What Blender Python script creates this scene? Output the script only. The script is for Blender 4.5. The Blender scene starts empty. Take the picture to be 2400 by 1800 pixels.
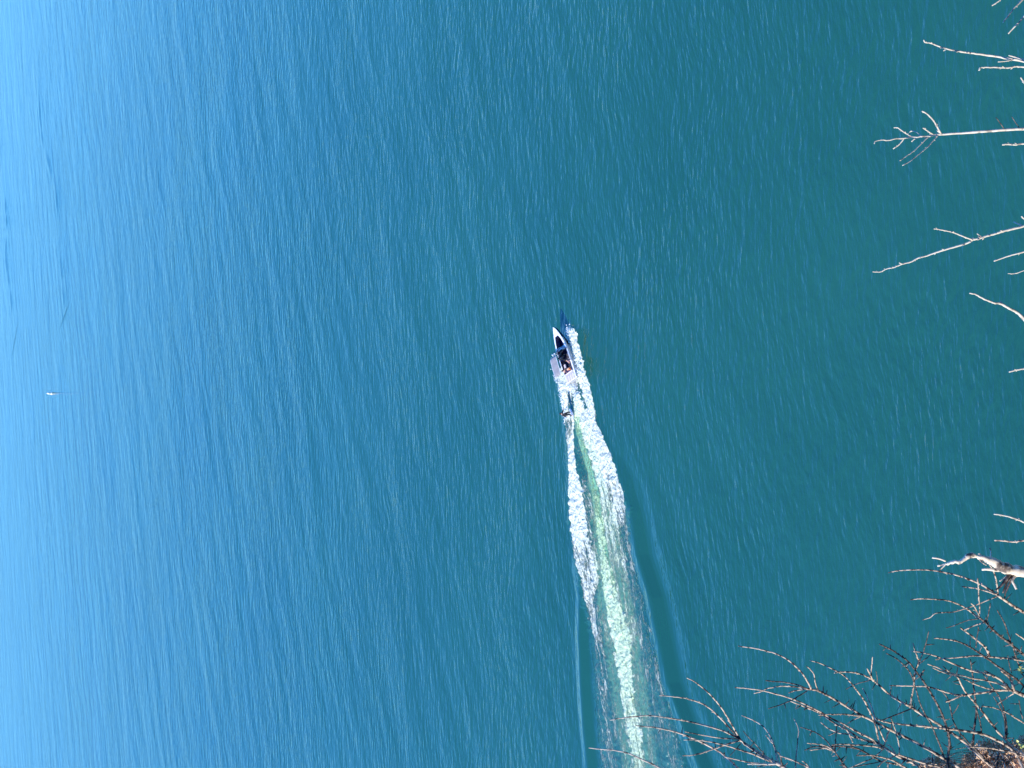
import bpy, bmesh, math, random
import numpy as np
from mathutils import Vector, Matrix, noise as mnoise
from mathutils.geometry import tessellate_polygon

random.seed(7)
rng = np.random.default_rng(11)
S = bpy.context.scene
R = math.radians

# ---------------------------------------------------------------- camera
F = 2700.0                    # focal length in pixels of the 2400 px wide photograph
EYE = 73.0                    # height over the water, metres
PITCH = R(30)
CX = Vector((0, -math.sin(PITCH), -math.cos(PITCH)))   # picture right (the photograph is turned on its side)
CY = Vector((1, 0, 0))                                  # picture up
CZ = Vector((0, -math.cos(PITCH), math.sin(PITCH)))
CAM = Vector((0, 0, EYE))
cd = bpy.data.cameras.new("camera")
cam = bpy.data.objects.new("camera", cd)
S.collection.objects.link(cam)
cam.matrix_world = Matrix(((CX.x, CY.x, CZ.x, CAM.x), (CX.y, CY.y, CZ.y, CAM.y), (CX.z, CY.z, CZ.z, CAM.z), (0, 0, 0, 1)))
cd.sensor_fit = 'HORIZONTAL'
cd.sensor_width = 36.0
cd.lens = 36.0 * F / 2400.0
cd.clip_start = 0.1
cd.clip_end = 30000
S.camera = cam

# ---------------------------------------------------------------- light
SUN = Vector((-0.85, -0.32, 0.60)).normalized()
W = bpy.data.worlds.new("World")
S.world = W
W.use_nodes = True
wn, wl = W.node_tree.nodes, W.node_tree.links
wn.clear()
sky = wn.new('ShaderNodeTexSky')
sky.sky_type = 'NISHITA'
sky.sun_disc = False
sky.sun_elevation = math.asin(SUN.z)
sky.sun_rotation = math.atan2(SUN.x, SUN.y)
sky.air_density = 1.0
sky.dust_density = 0.0
sky.ozone_density = 4.0
bg = wn.new('ShaderNodeBackground')
bg.inputs['Strength'].default_value = 0.15
wo = wn.new('ShaderNodeOutputWorld')
hs = wn.new('ShaderNodeHueSaturation')
hs.inputs['Saturation'].default_value = 1.62
gm = wn.new('ShaderNodeGamma')
gm.inputs['Gamma'].default_value = 0.60
tn = wn.new('ShaderNodeMix'); tn.data_type = 'RGBA'; tn.blend_type = 'MULTIPLY'
tn.inputs[0].default_value = 1.0
tn.inputs[7].default_value = (1.00, 2.00, 3.3, 1)      # clear, deep blue sky of the photograph
wl.new(sky.outputs[0], gm.inputs[0])
wl.new(gm.outputs[0], hs.inputs['Color'])
wl.new(hs.outputs[0], tn.inputs[6])
wl.new(tn.outputs[2], bg.inputs[0])
wl.new(bg.outputs[0], wo.inputs[0])
sl = bpy.data.lights.new("sun", 'SUN')
sl.energy = 4.6
sl.angle = R(0.5)
sl.color = (1.0, 0.95, 0.87)
so = bpy.data.objects.new("sun", sl)
so.rotation_euler = SUN.to_track_quat('Z', 'Y').to_euler()
S.collection.objects.link(so)
S.view_settings.view_transform = 'Standard'
S.view_settings.look = 'None'
S.view_settings.exposure = 0.6
S.view_settings.gamma = 1.0
S.view_settings.use_curve_mapping = False

# ---------------------------------------------------------------- helpers
COL = S.collection

def ray(px, py):
    return CX * ((px - 1200) / F) + CY * ((900 - py) / F) - CZ

def at(px, py, d):
    """world point seen at a pixel, d metres along the view axis"""
    return CAM + ray(px, py) * d

def on_plane(px, py, z=0.0):
    d = ray(px, py)
    return CAM + d * ((z - EYE) / d.z)

def mat(name):
    m = bpy.data.materials.new(name)
    m.use_nodes = True
    nt = m.node_tree
    return m, nt.nodes, nt.links, nt.nodes['Principled BSDF']

def setp(b, **k):
    for a, v in k.items():
        b.inputs[a.replace('_', ' ')].default_value = v

def simple(name, col, rough=0.5, var=0.12, scale=8.0, bump=0.0, metal=0.0, spec=0.5):
    """principled with a little procedural grain in colour, roughness and relief"""
    m, n, l, b = mat(name)
    tc = n.new('ShaderNodeTexCoord')
    nz = n.new('ShaderNodeTexNoise')
    nz.inputs['Scale'].default_value = scale
    nz.inputs['Detail'].default_value = 4
    l.new(tc.outputs['Object'], nz.inputs['Vector'])
    cr = n.new('ShaderNodeValToRGB')
    cr.color_ramp.elements[0].position = 0.3
    cr.color_ramp.elements[1].position = 0.7
    cr.color_ramp.elements[0].color = tuple(c * (1 - var) for c in col) + (1,)
    cr.color_ramp.elements[1].color = tuple(min(1, c * (1 + var)) for c in col) + (1,)
    l.new(nz.outputs[0], cr.inputs[0])
    l.new(cr.outputs[0], b.inputs['Base Color'])
    b.inputs['Roughness'].default_value = rough
    b.inputs['Metallic'].default_value = metal
    b.inputs['Specular IOR Level'].default_value = spec
    if bump:
        bp = n.new('ShaderNodeBump')
        bp.inputs['Distance'].default_value = bump
        l.new(nz.outputs[0], bp.inputs['Height'])
        l.new(bp.outputs[0], b.inputs['Normal'])
    return m

def mesh_obj(name, verts, faces, m=None, parent=None, smooth=False, origin=None):
    me = bpy.data.meshes.new(name)
    if origin is not None:
        verts = [(v[0] - origin[0], v[1] - origin[1], v[2] - origin[2]) for v in verts]
    me.from_pydata([tuple(v) for v in verts], [], faces)
    me.update()
    if smooth:
        me.shade_smooth()
    if m:
        for mm in (m if isinstance(m, (list, tuple)) else [m]):
            me.materials.append(mm)
    o = bpy.data.objects.new(name, me)
    COL.objects.link(o)
    if parent:
        o.parent = parent
    elif origin is not None:
        o.location = origin
    return o

def empty(name, loc, label, cat, group=None, rot=None):
    o = bpy.data.objects.new(name, None)
    o.empty_display_size = 0.2
    COL.objects.link(o)
    o.location = loc
    if rot is not None:
        o.rotation_euler = rot
    o['label'] = label
    o['category'] = cat
    if group:
        o['group'] = group
    return o

def catmull(pts, n):
    P = [Vector(p) for p in pts]
    P = [P[0] * 2 - P[1]] + P + [P[-1] * 2 - P[-2]]
    out = []
    for i in range(1, len(P) - 2):
        a, b, c, d = P[i - 1], P[i], P[i + 1], P[i + 2]
        for k in range(n):
            t = k / n
            out.append(0.5 * ((2 * b) + (c - a) * t + (2 * a - 5 * b + 4 * c - d) * t * t + (3 * b - a - 3 * c + d) * t ** 3))
    out.append(P[-2])
    return out

class MB:
    """collects shapes and links them as one mesh object"""
    def __init__(s):
        s.v, s.f = [], []
    def add(s, v, f):
        k = len(s.v)
        s.v += [tuple(x) for x in v]
        s.f += [tuple(i + k for i in q) for q in f]
    def tube(s, pts, rad, sides=6):
        P = [Vector(p) for p in pts]
        v, f = [], []
        up = Vector((0.13, 0.21, 0.97))
        prev = None
        for i, p in enumerate(P):
            t = (P[min(i + 1, len(P) - 1)] - P[max(i - 1, 0)])
            if t.length < 1e-9:
                t = Vector((0, 0, 1))
            t.normalize()
            if prev is None:
                prev = t.cross(up)
                if prev.length < 1e-3:
                    prev = t.cross(Vector((1, 0, 0)))
            a = (prev - t * prev.dot(t)).normalized()
            prev = a
            b = t.cross(a)
            r = rad[i] if hasattr(rad, '__len__') else rad
            for j in range(sides):
                w = 2 * math.pi * j / sides
                v.append(p + (a * math.cos(w) + b * math.sin(w)) * r)
        for i in range(len(P) - 1):
            for j in range(sides):
                q = (j + 1) % sides
                f.append((i * sides + j, i * sides + q, (i + 1) * sides + q, (i + 1) * sides + j))
        f.append(tuple(reversed(range(sides))))
        f.append(tuple((len(P) - 1) * sides + j for j in range(sides)))
        s.add(v, f)
        return s
    def box(s, c, d, rot=None):
        c = Vector(c)
        v = []
        for z in (-1, 1):
            for y in (-1, 1):
                for x in (-1, 1):
                    q = Vector((x * d[0] / 2, y * d[1] / 2, z * d[2] / 2))
                    if rot is not None:
                        q = rot @ q
                    v.append(c + q)
        s.add(v, [(0, 2, 3, 1), (4, 5, 7, 6), (0, 1, 5, 4), (2, 6, 7, 3), (0, 4, 6, 2), (1, 3, 7, 5)])
        return s
    def lathe(s, prof, c=(0, 0, 0), n=20):
        v, f = [], []
        for r, z in prof:
            for j in range(n):
                w = 2 * math.pi * j / n
                v.append((c[0] + r * math.cos(w), c[1] + r * math.sin(w), c[2] + z))
        for i in range(len(prof) - 1):
            for j in range(n):
                q = (j + 1) % n
                f.append((i * n + j, i * n + q, (i + 1) * n + q, (i + 1) * n + j))
        f.append(tuple(reversed(range(n))))
        f.append(tuple((len(prof) - 1) * n + j for j in range(n)))
        s.add(v, f)
        return s
    def build(s, name, m=None, parent=None, smooth=False, origin=None, bevel=0):
        o = mesh_obj(name, s.v, s.f, m, parent, smooth, origin)
        if bevel:
            b = o.modifiers.new('bevel', 'BEVEL')
            b.width = bevel
            b.segments = 2
            b.limit_method = 'ANGLE'
        return o

# lattice value noise in numpy (relief of the churned water)
def vnoise(x, y, seed=0):
    r = np.random.default_rng(seed)
    N = 512
    g = r.random((N, N))
    xi, yi = np.floor(x).astype(int), np.floor(y).astype(int)
    fx, fy = x - xi, y - yi
    fx = fx * fx * (3 - 2 * fx)
    fy = fy * fy * (3 - 2 * fy)
    a = g[xi % N, yi % N]
    b = g[(xi + 1) % N, yi % N]
    c = g[xi % N, (yi + 1) % N]
    d = g[(xi + 1) % N, (yi + 1) % N]
    return (a * (1 - fx) + b * fx) * (1 - fy) + (c * (1 - fx) + d * fx) * fy

def fbm(x, y, seed=0, o=4):
    t, a, s = 0, 1, 0
    for k in range(o):
        t = t + a * vnoise(x * 2 ** k + 17 * k, y * 2 ** k + 5 * k, seed + k)
        s += a
        a *= 0.55
    return t / s

# ---------------------------------------------------------------- water
def water_nodes(n, l):
    """wind ripples: several trains of crests, returns the bump height socket (metres)"""
    geo = n.new('ShaderNodeNewGeometry')
    warp = n.new('ShaderNodeTexNoise')
    warp.inputs['Scale'].default_value = 0.045
    warp.inputs['Detail'].default_value = 2
    l.new(geo.outputs['Position'], warp.inputs['Vector'])
    wm = n.new('ShaderNodeVectorMath'); wm.operation = 'MULTIPLY_ADD'
    wm.inputs[1].default_value = (5, 5, 0)
    l.new(warp.outputs['Color'], wm.inputs[0])
    l.new(geo.outputs['Position'], wm.inputs[2])
    sx = n.new('ShaderNodeSeparateXYZ')
    l.new(geo.outputs['Position'], sx.inputs[0])
    gr = n.new('ShaderNodeMapRange')
    gr.inputs['From Min'].default_value = 60; gr.inputs['From Max'].default_value = 190
    gr.inputs['To Min'].default_value = 1.35; gr.inputs['To Max'].default_value = 0.72
    l.new(sx.outputs['Y'], gr.inputs['Value'])
    gn = n.new('ShaderNodeTexNoise'); gn.inputs['Scale'].default_value = 0.03; gn.inputs['Detail'].default_value = 3
    l.new(geo.outputs['Position'], gn.inputs['Vector'])
    gm_ = n.new('ShaderNodeMath'); gm_.operation = 'MULTIPLY_ADD'
    gm_.inputs[1].default_value = 1.2; gm_.inputs[2].default_value = 0.4
    l.new(gn.outputs[0], gm_.inputs[0])
    gg = n.new('ShaderNodeMath'); gg.operation = 'MULTIPLY'
    l.new(gr.outputs[0], gg.inputs[0]); l.new(gm_.outputs[0], gg.inputs[1])
    gust = gg.outputs[0]
    total = None
    #        angle, along, across, amplitude, detail, gust modulation
    for (ang, ka, kc, amp, det, off) in ((7, 1.05, 3.4, 0.040, 2.0, 3.1),
                                          (5, 0.45, 1.55, 0.108, 2.0, 11.7),
                                          (12, 0.22, 0.66, 0.095, 1.0, 23.3),
                                          (31, 0.050, 0.17, 0.25, 1.0, 41.9),
                                          (24, 0.016, 0.060, 0.26, 1.0, 57.3)):
        ro = n.new('ShaderNodeVectorRotate')
        ro.rotation_type = 'Z_AXIS'
        ro.inputs['Angle'].default_value = R(-ang)
        l.new(wm.outputs[0], ro.inputs['Vector'])
        mp = n.new('ShaderNodeMapping')
        mp.inputs['Scale'].default_value = (ka, kc, 1)
        mp.inputs['Location'].default_value = (off, off * 1.7, off)
        l.new(ro.outputs[0], mp.inputs['Vector'])
        nz = n.new('ShaderNodeTexNoise')
        nz.noise_dimensions = '2D'
        nz.inputs['Scale'].default_value = 1
        nz.inputs['Detail'].default_value = det
        nz.inputs['Roughness'].default_value = 0.45
        l.new(mp.outputs[0], nz.inputs['Vector'])
        ml = n.new('ShaderNodeMath'); ml.operation = 'MULTIPLY_ADD'
        ml.inputs[1].default_value = amp
        if kc > 1:
            cz = n.new('ShaderNodeMath'); cz.operation = 'SUBTRACT'; cz.inputs[1].default_value = 0.5
            l.new(nz.outputs[0], cz.inputs[0])
            mg = n.new('ShaderNodeMath'); mg.operation = 'MULTIPLY'
            l.new(cz.outputs[0], mg.inputs[0]); l.new(gust, mg.inputs[1])
            l.new(mg.outputs[0], ml.inputs[0])
        else:
            l.new(nz.outputs[0], ml.inputs[0])
        if total is None:
            ml.inputs[2].default_value = 0
        else:
            l.new(total, ml.inputs[2])
        total = ml.outputs[0]
    zero = n.new('ShaderNodeMath'); zero.operation = 'SUBTRACT'
    zero.inputs[1].default_value = 0.3025          # mean level, so the trains can be faded out cleanly
    l.new(total, zero.inputs[0])
    return geo, zero.outputs[0]

BODY = (0.009, 0.077, 0.029)
BODY2 = (0.013, 0.092, 0.038)

def water_material(name, wake=False):
    m, n, l, b = mat(name)
    geo, h = water_nodes(n, l)
    big = n.new('ShaderNodeTexNoise')
    big.inputs['Scale'].default_value = 0.02
    big.inputs['Detail'].default_value = 3
    l.new(geo.outputs['Position'], big.inputs['Vector'])
    cr = n.new('ShaderNodeValToRGB')
    cr.color_ramp.elements[0].position = 0.35
    cr.color_ramp.elements[1].position = 0.65
    cr.color_ramp.elements[0].color = BODY + (1,)
    cr.color_ramp.elements[1].color = BODY2 + (1,)
    l.new(big.outputs[0], cr.inputs[0])
    bump = n.new('ShaderNodeBump')
    bump.inputs['Distance'].default_value = 1.0
    bump.inputs['Strength'].default_value = 1.0
    setp(b, Roughness=0.18, IOR=1.98)
    if not wake:
        l.new(cr.outputs[0], b.inputs['Base Color'])
        l.new(h, bump.inputs['Height'])
        l.new(bump.outputs[0], b.inputs['Normal'])
        return m
    def attr(a, out='Fac'):
        x = n.new('ShaderNodeAttribute')
        x.attribute_name = a
        return x.outputs[out]
    def math_(op, a, c=None, d=None, clamp=False):
        x = n.new('ShaderNodeMath'); x.operation = op; x.use_clamp = clamp
        for i, q in enumerate((a, c, d)):
            if q is None:
                continue
            if isinstance(q, (int, float)):
                x.inputs[i].default_value = q
            else:
                l.new(q, x.inputs[i])
        return x.outputs[0]
    uv = attr('wuv', 'Vector')
    foam, green, turb = attr('foam'), attr('aerated'), attr('churn')
    def nz(sc, loc, scale, det, rough=0.6, dist=0.0):
        mp = n.new('ShaderNodeMapping')
        mp.inputs['Scale'].default_value = sc
        mp.inputs['Location'].default_value = loc
        l.new(uv, mp.inputs['Vector'])
        x = n.new('ShaderNodeTexNoise')
        x.inputs['Scale'].default_value = scale
        x.inputs['Detail'].default_value = det
        x.inputs['Roughness'].default_value = rough
        x.inputs['Distortion'].default_value = dist
        l.new(mp.outputs[0], x.inputs['Vector'])
        return x.outputs[0]
    n1 = nz((0.27, 1.35, 1), (0, 0, 0), 1.1, 6, 0.66, 0.8)
    n2 = nz((0.50, 1.6, 1), (9, 4, 0), 3.6, 4, 0.7, 0.5)
    nn = math_('ADD', math_('MULTIPLY', n1, 0.52), math_('MULTIPLY', n2, 0.48))
    nn = math_('MULTIPLY', math_('SUBTRACT', nn, 0.33), 2.9)
    mask = math_('DIVIDE', math_('SUBTRACT', nn, math_('SUBTRACT', 1.0, math_('MULTIPLY', foam, 1.04))), 0.20, clamp=True)
    # churned water ripples
    n3 = nz((0.55, 1.9, 1), (3, 8, 0), 2.2, 3, 0.6, 0.4)
    calm = math_('MULTIPLY', math_('SUBTRACT', 1.0, math_('MULTIPLY', turb, 0.7)), math_('SUBTRACT', 1.0, math_('MULTIPLY', attr('slick'), 0.85)))
    hh = math_('ADD', math_('MULTIPLY', h, calm), math_('MULTIPLY', math_('MULTIPLY', n3, turb), 0.16))
    hh = math_('ADD', hh, math_('MULTIPLY', math_('MULTIPLY', n2, mask), 0.30))
    l.new(hh, bump.inputs['Height'])
    l.new(bump.outputs[0], b.inputs['Normal'])
    mix = n.new('ShaderNodeMix'); mix.data_type = 'RGBA'
    mix.inputs[7].default_value = (0.25, 0.50, 0.21, 1)
    l.new(math_('MULTIPLY', green, 1.0, clamp=True), mix.inputs[0])
    mixt = n.new('ShaderNodeMix'); mixt.data_type = 'RGBA'
    mixt.inputs[7].default_value = (0.035, 0.160, 0.110, 1)
    l.new(math_('MULTIPLY', turb, math_('MULTIPLY', n1, 1.1), clamp=True), mixt.inputs[0])
    l.new(cr.outputs[0], mixt.inputs[6])
    l.new(mixt.outputs[2], mix.inputs[6])
    l.new(mix.outputs[2], b.inputs['Base Color'])
    l.new(math_('SUBTRACT', math_('ADD', 0.18, math_('MULTIPLY', turb, 0.10)), math_('MULTIPLY', attr('slick'), 0.12), clamp=True), b.inputs['Roughness'])
    fb = n.new('ShaderNodeBsdfPrincipled')
    fc = n.new('ShaderNodeMix'); fc.data_type = 'RGBA'
    fc.inputs[6].default_value = (0.85, 0.86, 0.64, 1)
    fc.inputs[7].default_value = (0.52, 0.80, 0.36, 1)
    l.new(math_('MULTIPLY', green, 0.9, clamp=True), fc.inputs[0])
    l.new(fc.outputs[2], fb.inputs['Base Color'])
    fb.inputs['Roughness'].default_value = 0.85
    fb.inputs['Specular IOR Level'].default_value = 0.2
    l.new(bump.outputs[0], fb.inputs['Normal'])
    ms = n.new('ShaderNodeMixShader')
    l.new(mask, ms.inputs[0])
    l.new(b.outputs[0], ms.inputs[1])
    l.new(fb.outputs[0], ms.inputs[2])
    l.new(ms.outputs[0], n['Material Output'].inputs[0])
    return m

M_water = water_material('lake_water')
M_wake = water_material('wake_water', True)

# wake: outlines read off along its length, laid out on the lake in metres
YS = np.concatenate([np.arange(690, 1830, 1.3), np.arange(1832, 2300, 3.0)])
xl = np.interp(YS, [690, 900, 1100, 1300, 1500, 1800, 2300], [1262, 1278, 1296, 1305, 1315, 1325, 1330])
xr = np.interp(YS, [690, 900, 1100, 1200, 1400, 1600, 1800, 2300], [1410, 1452, 1530, 1570, 1640, 1710, 1800, 2010])
NC = 250
U = np.linspace(0, 1, NC)
PX = xl[:, None] * (1 - U) + xr[:, None] * U
PY = np.repeat(YS[:, None], NC, 1)

def plane_np(px, py):
    a = (px - 1200) / F
    c = (900 - py) / F
    dx = c
    dy = -math.sin(PITCH) * a + math.cos(PITCH)
    dz = -math.cos(PITCH) * a - math.sin(PITCH)
    t = -EYE / dz
    return dx * t, dy * t

GX, GY = plane_np(PX, PY)

def strip(rows, soft=2.5, jag=2.0, seed=3):
    rows = np.array(rows, float)
    a = np.interp(YS, rows[:, 0], rows[:, 1])[:, None]
    c = np.interp(YS, rows[:, 0], rows[:, 2])[:, None]
    d = np.interp(YS, rows[:, 0], rows[:, 3], left=0, right=rows[-1, 3])[:, None]
    j = (fbm(PY / 9.0, PX / 9.0, seed, 3) - 0.5) * 2 * jag * 2
    e = np.minimum(PX + j - a, c - PX - j)
    m = np.clip(e / soft + 0.5, 0, 1)
    m = m * m * (3 - 2 * m)
    s = np.clip((YS - rows[0, 0]) / 6 + 0.5, 0, 1)[:, None]
    return m * d * s

far_foam = strip([(866, 1301, 1312, 1), (916, 1312, 1331, .97), (952, 1319, 1334, .92), (988, 1324, 1342, .60), (1024, 1329, 1339, .55),
                  (1050, 1333, 1345, .8), (1084, 1335, 1350, 1), (1120, 1334, 1358, 1), (1145, 1332, 1366, .92), (1200, 1334, 1373, .86),
                  (1245, 1338, 1377, .78), (1300, 1345, 1393, .62), (1355, 1362, 1402, .66), (1400, 1369, 1392, .60), (1450, 1378, 1396, .52),
                  (1500, 1393, 1415, .52), (1550, 1402, 1414, .44), (1600, 1412, 1426, .42), (1700, 1420, 1431, .33), (1800, 1428, 1438, .3), (2300, 1450, 1480, .25)], 3)
far_line = strip([(975, 1341, 1345, .95), (1024, 1339, 1345, .95), (1060, 1337, 1346, .95), (1080, 1337, 1346, 0)], 1.5, .5)
stern_foam = strip([(862, 1308, 1350, 1), (885, 1310, 1355, 1), (905, 1312, 1356, .95), (925, 1313, 1352, .62), (950, 1318, 1346, .45), (966, 1320, 1344, 0)], 2.5)
rooster = strip([(917, 1352, 1362, 1), (935, 1345, 1365, 1), (965, 1344, 1377, .95), (1000, 1352, 1370, .8), (1020, 1356, 1370, 0)], 2.5)
core = strip([(955, 1345, 1358, .45), (988, 1347, 1361, .5), (1024, 1353, 1366, .45), (1055, 1361, 1376, .42), (1084, 1369, 1385, .4), (1120, 1378, 1393, .42),
              (1145, 1384, 1401, .5), (1200, 1392, 1411, .62), (1245, 1395, 1416, .7), (1300, 1402, 1426, .78), (1355, 1410, 1437, .84), (1400, 1414, 1448, .88),
              (1450, 1424, 1470, .86), (1500, 1434, 1480, .84), (1550, 1443, 1482, .84), (1600, 1452, 1484, .82), (1650, 1457, 1490, .78), (1700, 1465, 1500, .76),
              (1800, 1483, 1516, .68), (2300, 1560, 1595, .5)], 7, 4.5, 8)
near_foam = strip([(767, 1337, 1345, 1.4), (775, 1331, 1350, 1.4), (790, 1328, 1354, 1.4), (820, 1334, 1362, 1.35), (850, 1344, 1370, 1.25), (880, 1354, 1377, 1.1), (916, 1366, 1387, .97), (952, 1377, 1394, .85),
                   (970, 1375, 1396, .9), (988, 1361, 1399, .98), (1024, 1366, 1415, .98), (1055, 1376, 1428, .96), (1084, 1386, 1440, .93), (1120, 1394, 1451, .84),
                   (1145, 1401, 1462, .76), (1200, 1411, 1469, .68), (1245, 1416, 1464, .6), (1300, 1428, 1472, .56), (1355, 1440, 1478, .52), (1400, 1446, 1475, .5),
                   (1450, 1466, 1493, .5), (1500, 1476, 1494, .5), (1550, 1482, 1494, .5), (1600, 1488, 1500, .46), (1650, 1493, 1508, .45), (1700, 1499, 1512, .42),
                   (1800, 1512, 1524, .36), (2300, 1620, 1640, .3)], 4, 2.5, 5)
haze_foam = strip([(1000, 1345, 1400, .3), (1200, 1360, 1470, .50), (1300, 1370, 1484, .48), (1400, 1378, 1510, .45), (1500, 1392, 1530, .43), (1800, 1405, 1610, .40), (2300, 1440, 1760, .36)], 18, 4, 6)
far_foam = far_foam * 1.12
FOAM = np.maximum.reduce([far_foam, far_line, stern_foam, rooster, core, near_foam, haze_foam])
GREEN = strip([(955, 1344, 1358, .3), (988, 1347, 1362, .85), (1024, 1352, 1367, 1), (1055, 1360, 1377, 1), (1084, 1368, 1386, 1), (1120, 1377, 1394, 1), (1145, 1383, 1402, 1),
               (1200, 1391, 1412, .95), (1245, 1394, 1417, .85), (1300, 1401, 1428, .75), (1355, 1409, 1440, .7), (1400, 1414, 1448, .65), (1500, 1437, 1480, .6),
               (1600, 1453, 1482, .55), (1800, 1485, 1512, .5), (2300, 1555, 1600, .4)], 6, 1, 8)
WASH = strip([(985, 1350, 1380, .3), (1100, 1372, 1410, .35), (1200, 1382, 1445, .36), (1300, 1392, 1462, .36), (1400, 1400, 1478, .36), (1500, 1415, 1500, .34), (1650, 1440, 1520, .3), (1800, 1462, 1540, .28), (2300, 1540, 1630, .3)], 14, 4, 12)
GREEN = np.maximum(GREEN, WASH) * np.clip(0.35 + 1.3 * fbm(PY / 26.0, PX / 5.0, 77, 3), 0, 1)
CHURN = strip([(900, 1306, 1380, .6), (1000, 1328, 1400, .8), (1200, 1334, 1480, 1), (1300, 1346, 1474, 1), (1400, 1368, 1500, 1), (1500, 1384, 1516, 1), (1800, 1408, 1606, 1), (2300, 1430, 1770, 1)], 14, 4, 9)

def ctr(rows):
    r = np.array(rows, float)
    return np.interp(YS, r[:, 0], r[:, 1])[:, None], np.interp(YS, r[:, 0], r[:, 2])[:, None]

def bell(u, a, b):
    return np.where(u < 0, np.exp(-(u / a) ** 2), np.exp(-(u / b) ** 2))

RC, RA = ctr([(1000, 1408, 0), (1060, 1432, .08), (1120, 1456, .22), (1200, 1480, .36), (1300, 1497, .5), (1400, 1529, .55), (1500, 1549, .55), (1600, 1569, .55), (1700, 1605, .5), (1800, 1645, .5), (2300, 1810, .4)])
ur = (PX - RC) / 12.0
CP = [-2.2, -1.35, -0.22, 0.0, 0.3, 1.6, 2.1, 2.7, 3.8, 4.6, 8.0]      # crest, trough and second rise, metres
CH = [0, .02, .33, .36, .33, -.15, -.19, -.15, .07, .11, 0]
h = RA / .55 * np.interp((PX - RC) / 13.7, CP, CH)
LC, LA = ctr([(1230, 1340, 0), (1300, 1347, .2), (1355, 1357, .36), (1400, 1362, .46), (1500, 1361, .5), (1600, 1365, .5), (1700, 1371, .46), (1800, 1380, .42), (2300, 1420, .3)])
ul = (PX - LC) / 11.0
h = h + LA / .55 * np.interp((PX - LC) / 12.0, np.array(CP) * .85, np.array(CH) * .85)
SLICK = np.clip(RA * 2, 0, 1) * bell(ur - 1.5, 3.0, 3.0) + np.clip(LA * 2, 0, 1) * bell(ul - 0.9, 2.6, 2.2)
for k, off in enumerate((-16, -34, -54, -75)):       # fine lines riding inside the near ridge
    uu = (PX - (RC + off * np.clip((PY - 1250) / 400, 0.3, 1.25))) / 12.0
    h = h + RA * (.13 - .02 * k) * bell(uu, .3, .55) * np.clip((PY - 1300) / 150, 0, 1)
TC, TA = ctr([(985, 1349, 0), (1024, 1348, .16), (1060, 1353, .26), (1100, 1367, .30), (1150, 1378, .28), (1200, 1385, .25), (1300, 1398, .18), (1400, 1405, .14), (1600, 1440, .1), (1800, 1470, .08), (2300, 1550, .05)])
h = h - TA * bell((PX - TC) / 11.0, .8, .8)
HC, HA = ctr([(760, 1336, .1), (785, 1338, .38), (830, 1347, .4), (880, 1367, .3), (930, 1379, .16), (985, 1382, .24), (1050, 1405, .28), (1130, 1430, .2), (1250, 1445, .08), (1400, 1460, 0), (2300, 1620, 0)])
h = h + HA * bell((PX - HC) / 11.0, 1.2, 1.4) * np.clip((PY - 762) / 10, 0, 1)
KC, KA = ctr([(905, 1356, 0), (925, 1355, .35), (960, 1358, .2), (1000, 1362, .12), (1100, 1380, .12), (1300, 1414, .1), (1600, 1466, .08), (2300, 1570, .04)])
h = h + KA * bell((PX - KC) / 11.0, .6, .8)
FC, FA = ctr([(860, 1306, 0), (900, 1320, .12), (1000, 1334, .12), (1090, 1343, .32), (1160, 1352, .26), (1280, 1366, .12), (1400, 1380, .05), (2300, 1470, 0)])
h = h + FA * bell((PX - FC) / 11.0, .9, 1.3)
lump = fbm(GX * 1.6, GY * 1.9, 21, 4) - 0.5
lump2 = fbm(GX * 5.0, GY * 5.0, 31, 3) - 0.5
h = h + lump * (0.30 * np.clip(FOAM, 0, 1) ** 1.5 + 0.12 * CHURN) + lump2 * 0.20 * np.clip(FOAM, 0, 1)
edge = np.minimum.reduce([np.clip(U / 0.07, 0, 1)[None, :] * np.ones_like(PX), np.clip((1 - U) / 0.10, 0, 1)[None, :] * np.ones_like(PX),
                          np.clip((PY - 690) / 25, 0, 1), np.clip((2300 - PY) / 60, 0, 1)])
edge = edge * edge * (3 - 2 * edge)
h = h * edge

nr = len(YS)
V = np.stack([GX, GY, h], -1).reshape(-1, 3)
idx = np.arange(nr * NC).reshape(nr, NC)
quads = np.stack([idx[:-1, :-1], idx[1:, :-1], idx[1:, 1:], idx[:-1, 1:]], -1).reshape(-1, 4)
me = bpy.data.meshes.new('boat_wake')
me.vertices.add(len(V)); me.vertices.foreach_set('co', V.ravel())
me.loops.add(quads.size); me.loops.foreach_set('vertex_index', quads.ravel())
me.polygons.add(len(quads)); me.polygons.foreach_set('loop_start', np.arange(0, quads.size, 4))
me.polygons.foreach_set('use_smooth', np.ones(len(quads), bool))
me.update(calc_edges=True)
me.validate()
for nm, arr in (('foam', FOAM), ('aerated', GREEN), ('churn', CHURN), ('slick', SLICK)):
    a = me.attributes.new(nm, 'FLOAT', 'POINT')
    a.data.foreach_set('value', np.clip(arr, 0, 1.4).astype(np.float32).ravel())
mid = (0.5 * (RC + LC))
along = np.concatenate([[0], np.cumsum(np.hypot(np.diff(GX[:, NC // 2]), np.diff(GY[:, NC // 2])))])[:, None] * np.ones_like(GX)
across = (PX - np.interp(YS, [690, 1000, 1400, 1800, 2300], [1320, 1360, 1440, 1500, 1600])[:, None]) / 11.0
uvv = np.stack([along, across, np.zeros_like(along)], -1)
a = me.attributes.new('wuv', 'FLOAT_VECTOR', 'POINT')
a.data.foreach_set('vector', uvv.astype(np.float32).ravel())
me.materials.append(M_wake)
wake = bpy.data.objects.new('boat_wake', me)
COL.objects.link(wake)
wake['label'] = 'foaming white and green wake trailing behind the motorboat across the lake'
wake['category'] = 'wake'
wake['kind'] = 'stuff'

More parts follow.
